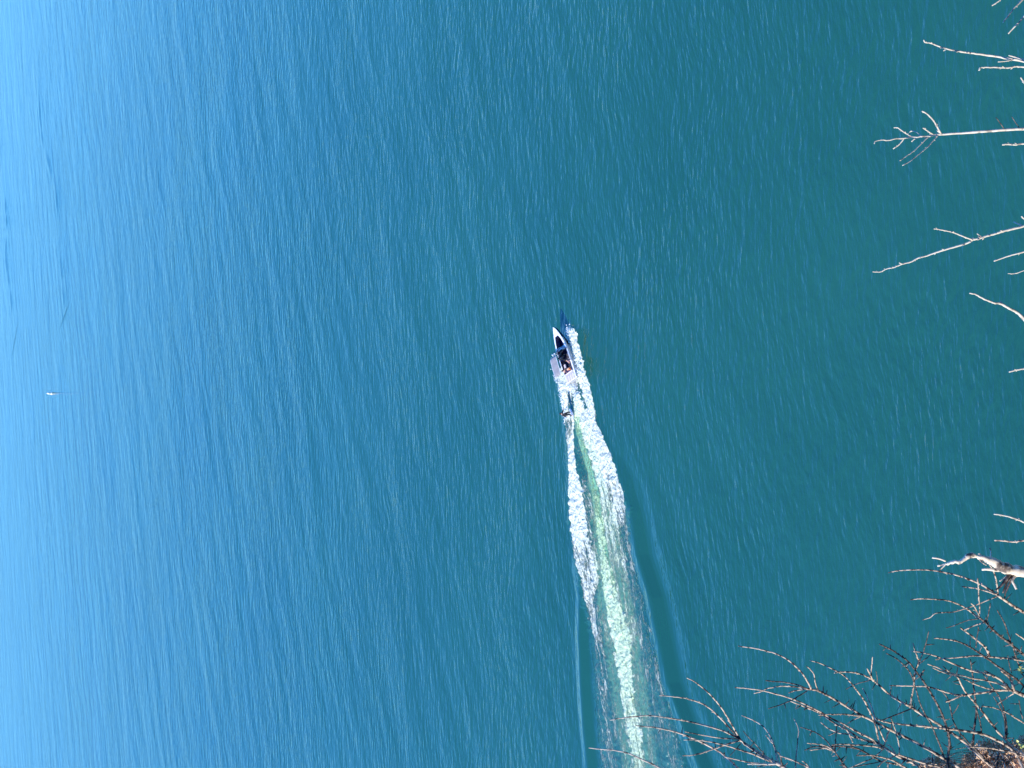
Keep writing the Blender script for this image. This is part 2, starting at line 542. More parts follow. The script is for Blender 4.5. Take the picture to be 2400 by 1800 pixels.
# the lake sheet, cut out exactly round the wake
if quads.size:
    b_idx = list(idx[0, :]) + list(idx[1:, -1]) + list(idx[-1, -2::-1]) + list(idx[-2:0:-1, 0])
    hole = [Vector((V[i][0], V[i][1], 0)) for i in b_idx]
    outer = [Vector(p) for p in ((-9000, 2, 0), (9000, 2, 0), (9000, 18000, 0), (-9000, 18000, 0))]
    tri = tessellate_polygon([outer, hole])
    allv = outer + hole
    lake = mesh_obj('lake_water', allv, [tuple(t) for t in tri], M_water)
    bmx = bmesh.new(); bmx.from_mesh(lake.data)
    bmesh.ops.recalc_face_normals(bmx, faces=bmx.faces)
    if sum(fc.normal.z * fc.calc_area() for fc in bmx.faces) < 0:
        bmesh.ops.reverse_faces(bmx, faces=bmx.faces)
    bmx.to_mesh(lake.data); bmx.free()
    lake['kind'] = 'structure'

# low swell lines left over from an earlier boat, far out
def swell(points, half, amp, name):
    P = catmull([on_plane(*p) for p in points], 24)
    vs, fs = [], []
    NA = 41
    for i, p in enumerate(P):
        t = (P[min(i + 1, len(P) - 1)] - P[max(i - 1, 0)]).normalized()
        s = Vector((-t.y, t.x, 0))
        fade = math.sin(math.pi * i / (len(P) - 1)) ** 0.6 * max(0, 0.45 + 1.5 * mnoise.noise(Vector((i * 0.07, amp * 9, 0))))
        for j in range(NA):
            u = -1 + 2 * j / (NA - 1)
            hgt = 0.06 * (1 - u * u) + amp * fade * math.exp(-(u * 2.2) ** 2) * (0.5 + 0.5 * math.cos(u * 11)) - (0.05 if abs(u) > 0.97 else 0)
            vs.append((p.x + s.x * u * half, p.y + s.y * u * half, hgt))
    for i in range(len(P) - 1):
        for j in range(NA - 1):
            fs.append((i * NA + j, (i + 1) * NA + j, (i + 1) * NA + j + 1, i * NA + j + 1))
    o = mesh_obj(name, vs, fs, M_water, smooth=True)
    if sum(p.normal.z for p in o.data.polygons) < 0:
        o.data.flip_normals()
    o['kind'] = 'structure'
swell([(86, 140), (93, 271), (99, 331), (118, 400), (130, 437), (135, 525), (141, 600), (146, 665), (151, 740)], 13, .24, 'water_swell')
swell([(-6, 300), (3, 400), (12, 484), (15, 530), (13, 600), (19, 655), (27, 720), (34, 800)], 18, .36, 'water_swell')

# ---------------------------------------------------------------- hillside under the viewpoint
def hill_z(x, y):
    edge_line = 73 - 1.376 * y
    z = edge_line - (0.50 + 0.13 * y)
    if y < 0.9:
        z = min(z, 71.4)
    if y > 12:
        z -= (y - 12) ** 1.5 * 0.35
    z += 1.50 * math.exp(-(((x + 4.4) / 1.3) ** 2 + ((y - 6.1) / 1.1) ** 2))
    z += 0.25 * (mnoise.noise(Vector((x * .5, y * .5, 3))) ) + 0.08 * mnoise.noise(Vector((x * 2.3, y * 2.3, 7)))
    return z
vs, fs = [], []
xs = [-40 + i * 1.0 for i in range(31)] + [-9.6 + i * 0.2 for i in range(72)] + [5 + i * 1.2 for i in range(30)]
ys = [-6, -3, -1, 0, .4, .8] + [1 + i * 0.25 for i in range(50)] + [13.5 + i * .8 for i in range(36)]
for y in ys:
    for x in xs:
        vs.append((x, y + 0.2 * mnoise.noise(Vector((x, y, 0))), max(-3, hill_z(x, y))))
nx = len(xs)
for j in range(len(ys) - 1):
    for i in range(nx - 1):
        fs.append((j * nx + i, j * nx + i + 1, (j + 1) * nx + i + 1, (j + 1) * nx + i))
M_hill = simple('dry_hillside', (0.28, 0.19, 0.13), 0.95, 0.5, 3.0, 0.15)
hill = mesh_obj('hillside', vs, fs, M_hill, smooth=True)
hill['kind'] = 'structure'

# ---------------------------------------------------------------- bare branches
def bark(name, c0, c1, c2, spot=0.35, sc=55):
    m, n, l, b = mat(name)
    tc = n.new('ShaderNodeTexCoord')
    nz = n.new('ShaderNodeTexNoise'); nz.inputs['Scale'].default_value = sc; nz.inputs['Detail'].default_value = 3
    l.new(tc.outputs['Object'], nz.inputs['Vector'])
    cr = n.new('ShaderNodeValToRGB')
    e = cr.color_ramp.elements
    e[0].position = spot; e[0].color = c0 + (1,)
    e[1].position = spot + .10; e[1].color = c1 + (1,)
    x = e.new(0.68); x.color = c2 + (1,)
    l.new(nz.outputs[0], cr.inputs[0]); l.new(cr.outputs[0], b.inputs['Base Color'])
    b.inputs['Roughness'].default_value = 0.7
    b.inputs['Specular IOR Level'].default_value = 0.3
    bp = n.new('ShaderNodeBump'); bp.inputs['Distance'].default_value = 0.002
    l.new(nz.outputs[0], bp.inputs['Height']); l.new(bp.outputs[0], b.inputs['Normal'])
    return m
M_twig = bark('shrub_bark', (0.05, 0.035, 0.03), (0.44, 0.32, 0.22), (0.60, 0.48, 0.35), .40, 42)
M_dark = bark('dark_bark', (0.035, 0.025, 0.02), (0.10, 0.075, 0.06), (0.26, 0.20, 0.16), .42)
M_pale = bark('pale_bark', (0.28, 0.24, 0.18), (0.50, 0.43, 0.32), (0.62, 0.56, 0.44), .32)
M_dead = bark('bleached_wood', (0.12, 0.09, 0.07), (0.62, 0.51, 0.37), (0.76, 0.65, 0.50), .36, 26)

def seg_len(P):
    return sum((Vector(P[i + 1]) - Vector(P[i])).length for i in range(len(P) - 1))

class Plant:
    def __init__(s, name, label, cat, d0, wob, base_px, base_d, group=None, seed=1):
        s.d0, s.wob, s.seed = d0, wob, seed
        b = at(base_px[0], base_px[1], base_d)
        b.z = hill_z(b.x, b.y) - 0.03
        s.base = b
        s.root = empty(name, b, label, cat, group)
        s.rnd = random.Random(seed)
    def depth(s, x, y):
        return s.d0 + s.wob * mnoise.noise(Vector((x / 330.0, y / 330.0, s.seed * 3.7)))
    def branch(s, pts, w0, w1, m, name='twig', slope=None, root=None, knots=True, spur=0.0, sides=6):
        """pts run from tip to base in photograph pixels, w0 and w1 are pixel widths"""
        Lpx = sum(math.hypot(pts[i + 1][0] - pts[i][0], pts[i + 1][1] - pts[i][1]) for i in range(len(pts) - 1))
        if slope is None:
            slope = s.rnd.uniform(-1.3, 1.3)
        if root is not None:
            slope *= 0.4
        sm = catmull([(p[0], p[1], 0) for p in pts], 5)
        acc = [0]
        for i in range(len(sm) - 1):
            acc.append(acc[-1] + (sm[i + 1] - sm[i]).length)
        tot = acc[-1]
        P, rad = [], []
        step = s.rnd.uniform(11, 15)
        for p, a in zip(sm, acc):
            d = s.depth(p.x, p.y) + slope * (tot - a) / F * 2.2
            wp = w0 + (w1 - w0) * (a / tot) ** 0.8
            k = 1.0
            if knots:
                ph = (a / step) % 1.0
                k = 1 + 0.16 * math.exp(-((ph - .5) / .13) ** 2)
            jit = 0.35 if knots else 0.15
            P.append(at(p.x + s.rnd.uniform(-jit, jit), p.y + s.rnd.uniform(-jit, jit), d))
            rad.append(0.41 * wp * k * d / F)
        mb = MB(); sp_ = MB()
        if root is not None:
            last = P[-1]
            tail = []
            for q in root:
                tail.append(at(q[0], q[1], s.depth(*pts[-1])))
            tail.append(s.base.copy())
            R2 = catmull([last] + tail, 5)[1:]
            for i, q in enumerate(R2):
                P.append(q)
                rad.append(rad[-1] * 1.03)
        mb.tube(P, rad, sides)
        n = len(sm)
        if knots:                      # buds
            for i in range(2, n - 1, 1):
                if s.rnd.random() < .32 and w1 < 9:
                    c = P[i]; r = rad[i]
                    t = (P[i + 1] - P[i - 1]).normalized()
                    side = t.cross(Vector((s.rnd.uniform(-1, 1), s.rnd.uniform(-1, 1), s.rnd.uniform(-1, 1)))).normalized()
                    tip = c + side * r * 2.0 - t * r * 2.2
                    mb.tube([c, c + side * r * 1.2 - t * r * .8, tip], [r * .7, r * .75, r * .1], 4)
        if spur:
            for i in range(2, n - 1):
                if s.rnd.random() < spur:
                    c = P[i]
                    ang = s.rnd.choice([-1, 1]) * s.rnd.uniform(50, 100)
                    t2 = (sm[i - 1] - sm[i + 1]).normalized()
                    dx = t2.x * math.cos(R(ang)) - t2.y * math.sin(R(ang))
                    dy = t2.x * math.sin(R(ang)) + t2.y * math.cos(R(ang))
                    ln = s.rnd.uniform(8, 24)
                    dd = s.depth(sm[i].x, sm[i].y) + slope * (tot - acc[i]) / F * 2.2
                    q = at(sm[i].x + dx * ln, sm[i].y + dy * ln, dd + s.rnd.uniform(-.05, .05))
                    mid_ = (c + q) / 2 + Vector((0, 0, s.rnd.uniform(-.003, .003)))
                    rr = s.rnd.uniform(1.3, 1.9) * dd / F
                    sp_.tube([c, mid_, q], [rr, rr * .8, rr * .35], 4)
        o = mb.build(name, m, s.root, smooth=True, origin=s.base)
        if sp_.f:
            q = sp_.build('thorns', M_dark, s.root, smooth=True, origin=s.base)
            q['kind'] = 'stuff'
        return o

RT1 = [(2160, 2060), (2420, 2250)]
A = Plant('bare_shrub', 'leafless shrub with arching twigs reaching furthest left over the wake, bottom of the photo', 'shrub', 5.2, .35, (2620, 2330), 5.2, seed=2)
A.branch([(1741, 1740), (1770, 1759), (1797, 1777), (1821, 1789), (1835, 1797), (1880, 1832)], 7, 12, M_twig, 'stem', 0, RT1, spur=.3)
for pts, w0, w1, mm in (
    ([(1610, 1589), (1630, 1599), (1653, 1617), (1672, 1636), (1690, 1658), (1707, 1685), (1724, 1714), (1736, 1734)], 2.6, 5, M_twig),
    ([(1545, 1630), (1581, 1633), (1617, 1639), (1653, 1653), (1677, 1672), (1700, 1695), (1715, 1712), (1738, 1735)], 2.4, 5.6, M_twig),
    ([(1429, 1688), (1456, 1683), (1485, 1680), (1516, 1677), (1550, 1680), (1581, 1685), (1629, 1694), (1690, 1711), (1726, 1728), (1741, 1739)], 2.6, 5.6, M_twig),
    ([(1605, 1715), (1641, 1722), (1685, 1729), (1735, 1733)], 2.4, 3.8, M_twig),
    ([(1600, 1771), (1629, 1769), (1665, 1758), (1702, 1745), (1736, 1735)], 2.8, 4.8, M_twig),
    ([(1603, 1734), (1629, 1734), (1661, 1738), (1702, 1747), (1738, 1759), (1767, 1768), (1794, 1780), (1814, 1789)], 2.6, 5.6, M_twig),
    ([(1699, 1774), (1726, 1780), (1752, 1786), (1785, 1790), (1822, 1791)], 3.0, 4.6, M_twig),
    ([(1752, 1791), (1785, 1791), (1823, 1790)], 3.0, 5, M_pale),
    ([(1738, 1677), (1770, 1690), (1792, 1706), (1808, 1731), (1816, 1753), (1821, 1775), (1824, 1787)], 2.6, 5.2, M_twig),
    ([(1741, 1713), (1757, 1731), (1774, 1748), (1792, 1768)], 2.2, 3.2, M_dark),
    ([(1711, 1771), (1722, 1759), (1737, 1742)], 2, 2.6, M_dark),
    ([(1795, 1723), (1803, 1733), (1811, 1742)], 2.6, 3.4, M_twig),
    ([(1827, 1771), (1854, 1780), (1868, 1786), (1886, 1795), (1905, 1806), (1935, 1830)], 3.4, 5.5, M_twig),
    ([(1880, 1783), (1890, 1791), (1899, 1801), (1915, 1815)], 2.8, 4, M_twig),
    ([(1860, 1684), (1871, 1706), (1870, 1731), (1867, 1759), (1864, 1797), (1862, 1822)], 2.2, 3.8, M_twig),
    ([(1822, 1762), (1829, 1772), (1832, 1790), (1836, 1800)], 3, 5, M_dark),
    ([(1846, 1788), (1838, 1795), (1828, 1797)], 2.4, 4.6, M_dark),
    ([(1775, 1797), (1800, 1793), (1824, 1792)], 2.4, 4, M_dark),
):
    A.branch(pts, w0, w1, mm)
A.branch([(1489, 1701), (1533, 1705), (1571, 1712), (1605, 1723), (1641, 1738), (1678, 1757), (1697, 1771), (1726, 1798), (1748, 1826)], 2.8, 6.5, M_twig, 'stem', .5, RT1, spur=.08)
A.branch([(1380, 1753), (1412, 1756), (1444, 1759), (1473, 1766), (1504, 1780), (1533, 1793), (1560, 1808), (1605, 1835)], 2.6, 5, M_twig, 'stem', .8, RT1)

B = Plant('bare_shrub', 'tangled leafless thorny shrub filling the bottom right corner in front of the brown mound', 'shrub', 5.8, .5, (2700, 2300), 5.8, seed=5)
RB = [(2440, 2050), (2600, 2200)]
RC2 = [(2560, 1850), (2680, 2100)]
stems = (
    ([(1890, 1614), (1917, 1619), (1947, 1634), (1975, 1650), (2002, 1666), (2020, 1677), (2051, 1692), (2090, 1712), (2136, 1735), (2181, 1759), (2213, 1778), (2244, 1797), (2275, 1822)], 6, 10, M_twig, RB, .30),
    ([(1852, 1643), (1893, 1659), (1920, 1671), (1956, 1695), (1984, 1710), (2016, 1731), (2045, 1740), (2070, 1750), (2090, 1764), (2113, 1777), (2136, 1787), (2154, 1796), (2190, 1826)], 3, 8, M_twig, RB, .10),
    ([(2061, 1509), (2087, 1522), (2112, 1538), (2130, 1552), (2145, 1571), (2159, 1590), (2174, 1612), (2188, 1636), (2203, 1663), (2213, 1688), (2221, 1713), (2225, 1735), (2224, 1757), (2221, 1782), (2226, 1815)], 3.4, 7.5, M_dark, RB, .22),
    ([(2047, 1595), (2063, 1608), (2081, 1625), (2108, 1643), (2134, 1657), (2154, 1670), (2181, 1686), (2213, 1706), (2235, 1721), (2257, 1737), (2278, 1757), (2307, 1782), (2329, 1800), (2352, 1826)], 5.5, 10, M_twig, RB, .28),
    ([(2210, 1561), (2226, 1576), (2244, 1587), (2253, 1605), (2262, 1621), (2275, 1636), (2289, 1652), (2307, 1674), (2325, 1697), (2344, 1721), (2362, 1740), (2376, 1753), (2400, 1769), (2445, 1800)], 3, 9, M_twig, RC2, .22),
    ([(2372, 1618), (2400, 1630), (2445, 1654)], 10, 13, M_twig, RC2, 0),
    ([(2193, 1546), (2217, 1543), (2253, 1540), (2289, 1537), (2325, 1540), (2362, 1543), (2400, 1549), (2450, 1560)], 3, 6.5, M_twig, RC2, 0),
    ([(2296, 1448), (2312, 1461), (2327, 1476), (2348, 1494), (2363, 1505), (2381, 1520), (2400, 1535), (2445, 1575)], 6, 8.5, M_dark, RC2, .35),
    ([(2338, 1395), (2369, 1416), (2400, 1436), (2450, 1470)], 7, 9.5, M_twig, RC2, .35),
    ([(1957, 1763), (1968, 1778), (1976, 1791), (1984, 1800), (2002, 1826)], 4, 5.5, M_dark, RB, .3),
    ([(2375, 1518), (2380, 1536), (2385, 1551), (2392, 1572), (2398, 1583), (2440, 1625)], 3.5, 5, M_dark, RC2, .3),
)
for pts, w0, w1, mm, rt, sp in stems:
    B.branch(pts, w0, w1, mm, 'stem', B.rnd.uniform(-.5, .5), rt, spur=sp)
twigs = (
    # first fan
    ([(1730, 1514), (1767, 1519), (1794, 1525), (1821, 1533), (1850, 1549), (1875, 1572), (1893, 1598), (1901, 1615)], 2.8, 5, 0),
    ([(1794, 1595), (1814, 1597), (1839, 1599), (1868, 1605), (1892, 1614)], 3, 3.6, 1),
    ([(1767, 1625), (1785, 1620), (1799, 1613), (1812, 1611), (1830, 1608), (1857, 1609), (1892, 1614)], 2.8, 4.4, 0),
    ([(1848, 1624), (1862, 1619), (1888, 1615)], 3, 4, 0),
    ([(1801, 1661), (1828, 1652), (1853, 1642), (1871, 1632), (1892, 1619)], 2.6, 3, 1),
    ([(1890, 1561), (1899, 1569), (1908, 1581), (1911, 1601), (1918, 1619)], 2.4, 3.2, 0),
    ([(1722, 1611), (1748, 1613), (1785, 1618), (1821, 1627), (1857, 1638), (1893, 1654), (1922, 1668), (1947, 1683), (1984, 1701), (2016, 1719), (2036, 1728), (2070, 1750)], 2.8, 6, 0),
    ([(2104, 1768), (2127, 1776), (2154, 1785), (2181, 1793), (2199, 1797), (2235, 1815)], 5, 6.5, 0),
    ([(1892, 1742), (1908, 1743), (1927, 1746), (1940, 1750), (1957, 1762)], 3, 3.6, 0),
    ([(1876, 1704), (1895, 1710), (1912, 1717), (1927, 1727), (1940, 1740), (1953, 1758), (1957, 1763)], 2.6, 4, 1),
    ([(1961, 1702), (1960, 1713), (1959, 1727), (1958, 1740), (1957, 1763)], 2.4, 3.4, 1),
    ([(1886, 1758), (1904, 1751), (1922, 1750), (1945, 1751), (1963, 1749), (1981, 1750), (2000, 1753), (2018, 1758), (2041, 1771)], 3, 4.6, 1),
    ([(1898, 1758), (1908, 1757), (1927, 1754), (1940, 1755), (1957, 1763)], 3, 4, 0),
    ([(1949, 1746), (1972, 1744), (2000, 1746), (2014, 1746), (2036, 1748), (2054, 1750), (2071, 1756)], 3, 5, 0),
    ([(1923, 1692), (1941, 1707), (1954, 1713), (1970, 1719), (1987, 1721), (2000, 1728), (2022, 1733)], 3, 4, 0),
    ([(1942, 1724), (1952, 1719), (1967, 1712)], 2.8, 3, 0),
    ([(1976, 1701), (1988, 1716), (1994, 1730), (1999, 1740)], 3, 3, 0),
    ([(1919, 1676), (1940, 1674), (1963, 1674), (1981, 1674), (2000, 1676), (2020, 1678)], 3, 4.4, 0),
    ([(1986, 1697), (1988, 1695), (2000, 1687), (2019, 1678)], 3, 4, 0),
    ([(2077, 1531), (2098, 1542), (2118, 1558), (2130, 1572), (2139, 1589), (2143, 1603)], 2.8, 4, 1),
    ([(2139, 1507), (2145, 1525), (2150, 1540), (2153, 1554), (2146, 1569), (2143, 1587), (2142, 1601), (2140, 1616), (2136, 1637), (2134, 1656)], 3.2, 4.8, 0),
    ([(2177, 1480), (2170, 1507), (2165, 1525), (2159, 1540), (2152, 1555)], 2.6, 3.4, 1),
    ([(2181, 1534), (2166, 1547), (2153, 1557)], 2.4, 3, 1),
    ([(2166, 1570), (2156, 1584)], 4.5, 3.8, 0),
    ([(2165, 1580), (2143, 1594)], 2.4, 3, 1),
    ([(2032, 1567), (2039, 1580), (2047, 1597)], 3, 4.4, 0),
    ([(1955, 1577), (1969, 1575), (2000, 1576), (2018, 1580), (2040, 1590), (2048, 1596)], 3, 5, 0),
    ([(2045, 1539), (2044, 1554), (2042, 1572), (2043, 1588)], 2.4, 2.8, 0),
    ([(1982, 1616), (2005, 1604), (2020, 1599), (2042, 1594)], 2.4, 3, 1),
    ([(2053, 1572), (2056, 1588), (2056, 1602)], 2, 2.4, 1),
    ([(1898, 1548), (1920, 1554), (1947, 1566), (1975, 1581), (1993, 1599), (2011, 1622), (2025, 1641), (2036, 1663), (2045, 1681), (2052, 1703), (2058, 1731), (2061, 1742)], 2.8, 5, 0),
    ([(2022, 1613), (2031, 1630), (2040, 1652), (2049, 1677), (2052, 1690)], 2.8, 4, 0),
    ([(2063, 1690), (2085, 1681), (2108, 1672), (2135, 1661)], 3, 3.8, 1),
    ([(2052, 1684), (2072, 1691), (2099, 1696), (2136, 1700), (2172, 1703), (2208, 1707), (2244, 1711), (2280, 1716), (2307, 1722), (2335, 1734), (2354, 1744), (2372, 1757), (2384, 1772), (2394, 1793), (2410, 1822)], 4.5, 8, 0),
    ([(2174, 1556), (2199, 1565), (2222, 1576), (2253, 1583), (2280, 1590), (2307, 1594), (2335, 1601), (2360, 1614)], 3, 4.6, 0),
    ([(2186, 1565), (2213, 1577), (2253, 1589), (2289, 1605), (2325, 1616), (2365, 1618)], 3, 4, 0),
    ([(2085, 1607), (2108, 1607), (2145, 1608), (2172, 1609), (2199, 1616), (2226, 1625), (2253, 1630), (2271, 1628), (2307, 1623), (2344, 1618), (2374, 1618)], 3, 7, 0),
    ([(2217, 1645), (2235, 1638), (2253, 1630)], 5.5, 5, 0),
    ([(2136, 1526), (2154, 1528), (2181, 1534), (2199, 1540), (2217, 1548), (2244, 1560), (2271, 1570), (2307, 1578), (2335, 1587), (2353, 1601), (2366, 1616)], 3, 7, 0),
    ([(2307, 1572), (2331, 1584)], 4, 4, 0),
    ([(2236, 1500), (2259, 1509), (2277, 1519), (2294, 1530), (2304, 1537), (2320, 1548), (2336, 1560), (2354, 1572), (2367, 1581), (2381, 1591), (2400, 1608), (2445, 1645)], 4, 6.5, 1),
    ([(2189, 1496), (2200, 1496), (2218, 1498), (2240, 1502)], 3, 4, 0),
    ([(2344, 1571), (2360, 1583), (2371, 1598), (2376, 1618)], 4.5, 7, 0),
    ([(2335, 1652), (2344, 1646), (2362, 1634), (2377, 1624)], 2.4, 3.4, 0),
    ([(2251, 1471), (2263, 1480), (2281, 1493), (2298, 1507), (2307, 1515), (2314, 1525), (2320, 1539)], 4, 6, 0),
    ([(2260, 1477), (2272, 1471), (2286, 1465), (2306, 1459)], 3, 4.4, 0),
    ([(2133, 1406), (2154, 1403), (2167, 1403), (2200, 1405), (2218, 1407), (2241, 1414), (2265, 1426), (2290, 1445), (2298, 1450)], 2.6, 5, 0),
    ([(2217, 1472), (2236, 1466), (2254, 1459), (2272, 1453), (2297, 1450)], 2.4, 3, 1),
    ([(2291, 1355), (2293, 1375), (2294, 1400), (2296, 1418), (2296, 1440)], 3.8, 2.6, 0),
    ([(2276, 1414), (2283, 1421), (2290, 1433), (2299, 1450)], 2.8, 3.4, 0),
    ([(2281, 1430), (2286, 1430), (2291, 1434)], 2.6, 2.8, 0),
    ([(2321, 1414), (2318, 1432), (2312, 1461)], 2.4, 2.8, 1),
    ([(2337, 1430), (2352, 1456), (2361, 1479), (2367, 1498), (2370, 1510)], 2.8, 3.8, 1),
    ([(2293, 1469), (2293, 1477), (2289, 1499), (2287, 1518)], 2.6, 3, 1),
    ([(2082, 1342), (2102, 1338), (2123, 1336), (2164, 1335), (2205, 1340), (2246, 1349), (2287, 1364), (2318, 1381), (2339, 1396)], 2.4, 6, 0),
    ([(2254, 1375), (2281, 1378), (2307, 1384), (2333, 1393)], 3.2, 4, 0),
    ([(2295, 1299), (2316, 1320), (2328, 1338), (2336, 1365), (2339, 1394)], 2.8, 4.4, 0),
    ([(2162, 1453), (2180, 1447), (2192, 1438), (2215, 1435), (2236, 1434), (2262, 1426), (2287, 1418), (2307, 1410), (2336, 1398)], 2.6, 3.8, 0),
    ([(2369, 1361), (2357, 1385), (2355, 1404)], 4, 3.4, 1),
    ([(2275, 1545), (2277, 1567), (2280, 1585), (2281, 1599), (2283, 1621), (2286, 1640), (2288, 1668), (2285, 1695), (2282, 1722), (2280, 1749)], 2.6, 6.5, 1),
    ([(2287, 1660), (2295, 1684), (2300, 1709), (2300, 1722)], 2.6, 4, 1),
    ([(2304, 1579), (2318, 1599), (2328, 1614), (2340, 1630), (2348, 1650), (2354, 1668), (2358, 1691), (2360, 1713), (2358, 1734)], 2.6, 4.6, 1),
    ([(2328, 1632), (2341, 1653), (2348, 1666), (2354, 1686), (2356, 1708), (2356, 1730)], 2.6, 3.6, 1),
    ([(2208, 1621), (2221, 1637), (2226, 1655), (2230, 1673), (2234, 1689), (2241, 1704), (2250, 1718), (2263, 1733), (2279, 1750)], 2.4, 4.4, 1),
    ([(2247, 1650), (2240, 1664), (2231, 1675)], 2.4, 2.8, 1),
    ([(2301, 1655), (2327, 1658), (2345, 1664), (2363, 1672), (2381, 1683), (2397, 1693), (2430, 1715)], 2.8, 4.4, 0),
    ([(2145, 1608), (2150, 1627), (2157, 1650), (2168, 1674), (2181, 1695), (2195, 1728), (2206, 1755), (2213, 1778)], 3, 5, 1),
    ([(2271, 1750), (2304, 1752), (2327, 1754), (2345, 1758), (2372, 1763), (2400, 1773), (2440, 1792)], 4, 5, 0),
    ([(2352, 1742), (2345, 1758), (2339, 1772), (2336, 1800), (2335, 1830)], 4.5, 7, 1),
    ([(2279, 1749), (2290, 1760), (2304, 1775), (2318, 1787), (2330, 1800)], 5, 7, 1),
    ([(2177, 1750), (2183, 1763), (2186, 1786), (2188, 1800), (2190, 1825)], 3.4, 4.4, 0),
    ([(2088, 1682), (2095, 1701), (2101, 1721), (2106, 1740), (2108, 1768)], 2.6, 3.2, 0),
    ([(2090, 1704), (2081, 1719), (2075, 1737), (2072, 1748)], 3.6, 4.4, 0),
    ([(2058, 1701), (2066, 1721), (2075, 1740)], 3, 3.6, 0),
    ([(2080, 1745), (2089, 1751), (2098, 1766)], 3, 4, 0),
    ([(1985, 1803), (2000, 1796), (2023, 1786), (2045, 1777), (2068, 1758)], 3, 3, 0),
    ([(1990, 1745), (2000, 1751), (2018, 1758), (2041, 1771), (2063, 1784)], 4, 5, 1),
    ([(2007, 1771), (2041, 1770), (2072, 1776), (2090, 1781), (2108, 1791), (2122, 1799), (2150, 1825)], 3, 6, 0),
    ([(2077, 1787), (2104, 1792), (2125, 1800)], 4.5, 5, 0),
    ([(2081, 1789), (2082, 1808)], 3, 3.4, 0),
    ([(2057, 1798), (2065, 1789), (2077, 1781), (2104, 1769)], 3.4, 4, 0),
    ([(2000, 1797), (2030, 1792), (2060, 1786), (2080, 1781)], 2.4, 3, 1),
    ([(2381, 1485), (2400, 1498), (2440, 1530)], 3.5, 5, 0),
    ([(2330, 1738), (2337, 1755), (2350, 1772), (2356, 1800), (2360, 1820)], 2.6, 3.4, 0),
    ([(2355, 1770), (2368, 1784), (2378, 1800), (2385, 1815)], 2.6, 3.4, 0),
    ([(2205, 1795), (2220, 1789), (2236, 1787)], 3.6, 3, 0),
    ([(2388, 1640), (2392, 1665), (2397, 1685)], 2.4, 2.8, 1),
    ([(2362, 1536), (2366, 1560), (2371, 1577)], 2.4, 2.8, 1),
)
for pts, w0, w1, k in twigs:
    B.branch(pts, w0, w1, M_dark if k else M_twig, spur=.06 if k else 0)

def twig_thing(label, d, seed, main, subs, name='bare_sapling', mats=M_pale):
    ex = main[0][-1]
    dx, dy = ex[0] - main[0][-2][0], ex[1] - main[0][-2][1]
    L = math.hypot(dx, dy)
    g = (ex[0] + dx / L * 160 + 60, ex[1] + dy / L * 60)
    P = Plant(name, label, 'bare sapling', d, .12, g, d, 'bare saplings reaching in from the right edge', seed)
    P.branch(main[0], main[1], main[2], mats, 'stem', 0, [g])
    for s_ in subs:
        P.branch(s_[0], s_[1], s_[2], mats if len(s_) < 4 else s_[3], 'twig', None)
    return P

twig_thing('long slender pale sapling tip near the top right with two short side twigs', 4.2, 11,
           ([(2165, 93), (2168, 99), (2181, 101), (2199, 108), (2221, 115), (2253, 121), (2289, 126), (2325, 131), (2362, 137), (2400, 144), (2490, 162)], 3.4, 8),
           [([(2211, 119), (2219, 115), (2226, 115)], 3.2, 3.6), ([(2364, 130), (2380, 134), (2400, 140), (2425, 148)], 3.6, 5), ([(2339, 145), (2358, 143), (2374, 140)], 2.8, 3.4)])
twig_thing('short pale sapling tip with a hooked end, just below the long one at top right', 4.2, 12,
           ([(2296, 165), (2296, 160), (2304, 158), (2335, 158), (2362, 159), (2380, 156), (2400, 157), (2490, 160)], 3.4, 6.5), [])
twig_thing('pale sapling twig slanting across the very top right corner, lower of two', 4.4, 13,
           ([(2363, 79), (2376, 65), (2389, 51), (2400, 39), (2450, -10)], 3.6, 5.5), [])
twig_thing('pale sapling twig slanting across the very top right corner, upper of two', 4.4, 14,
           ([(2351, 52), (2362, 38), (2376, 20), (2392, 4), (2440, -50)], 3.8, 5.5), [])
twig_thing('tiny pale twig end cut off by the top edge near the right corner', 4.4, 15,
           ([(2325, 13), (2336, 6), (2344, 0), (2362, -18), (2440, -80)], 3.4, 4.5), [])
twig_thing('straight pale sapling with a feathery spray of side twigs at its tip', 4.0, 16,
           ([(2049, 337), (2052, 331), (2067, 328), (2080, 329), (2101, 325), (2119, 324), (2136, 321), (2148, 322), (2157, 320), (2174, 320), (2186, 317), (2206, 315), (2253, 312), (2307, 308), (2362, 304), (2400, 302), (2500, 300)], 2.6, 10.5),
           [([(2161, 260), (2174, 268), (2188, 283), (2197, 298), (2206, 314)], 4, 5.4), ([(2095, 299), (2105, 300), (2119, 310), (2135, 320)], 3, 4),
            ([(2132, 310), (2137, 307), (2148, 310), (2158, 319)], 2.8, 3), ([(2163, 300), (2174, 307), (2188, 316)], 3, 4),
            ([(2093, 349), (2107, 339), (2119, 325)], 3, 3.4), ([(2136, 332), (2149, 321)], 3, 3.4),
            ([(2109, 377), (2125, 365), (2139, 356), (2155, 341), (2166, 330), (2176, 320)], 2.6, 3.8),
            ([(2115, 388), (2134, 377), (2155, 360), (2174, 344), (2184, 333), (2199, 317)], 2.6, 4),
            ([(2334, 275), (2344, 288), (2354, 303)], 2, 2.6, M_dark), ([(2371, 273), (2380, 287), (2390, 301)], 2, 2.6, M_dark)])
twig_thing('short stout pale twig just under the feathery straight sapling', 4.1, 17,
           ([(2349, 339), (2362, 338), (2380, 339), (2400, 337), (2490, 336)], 4.6, 7), [])
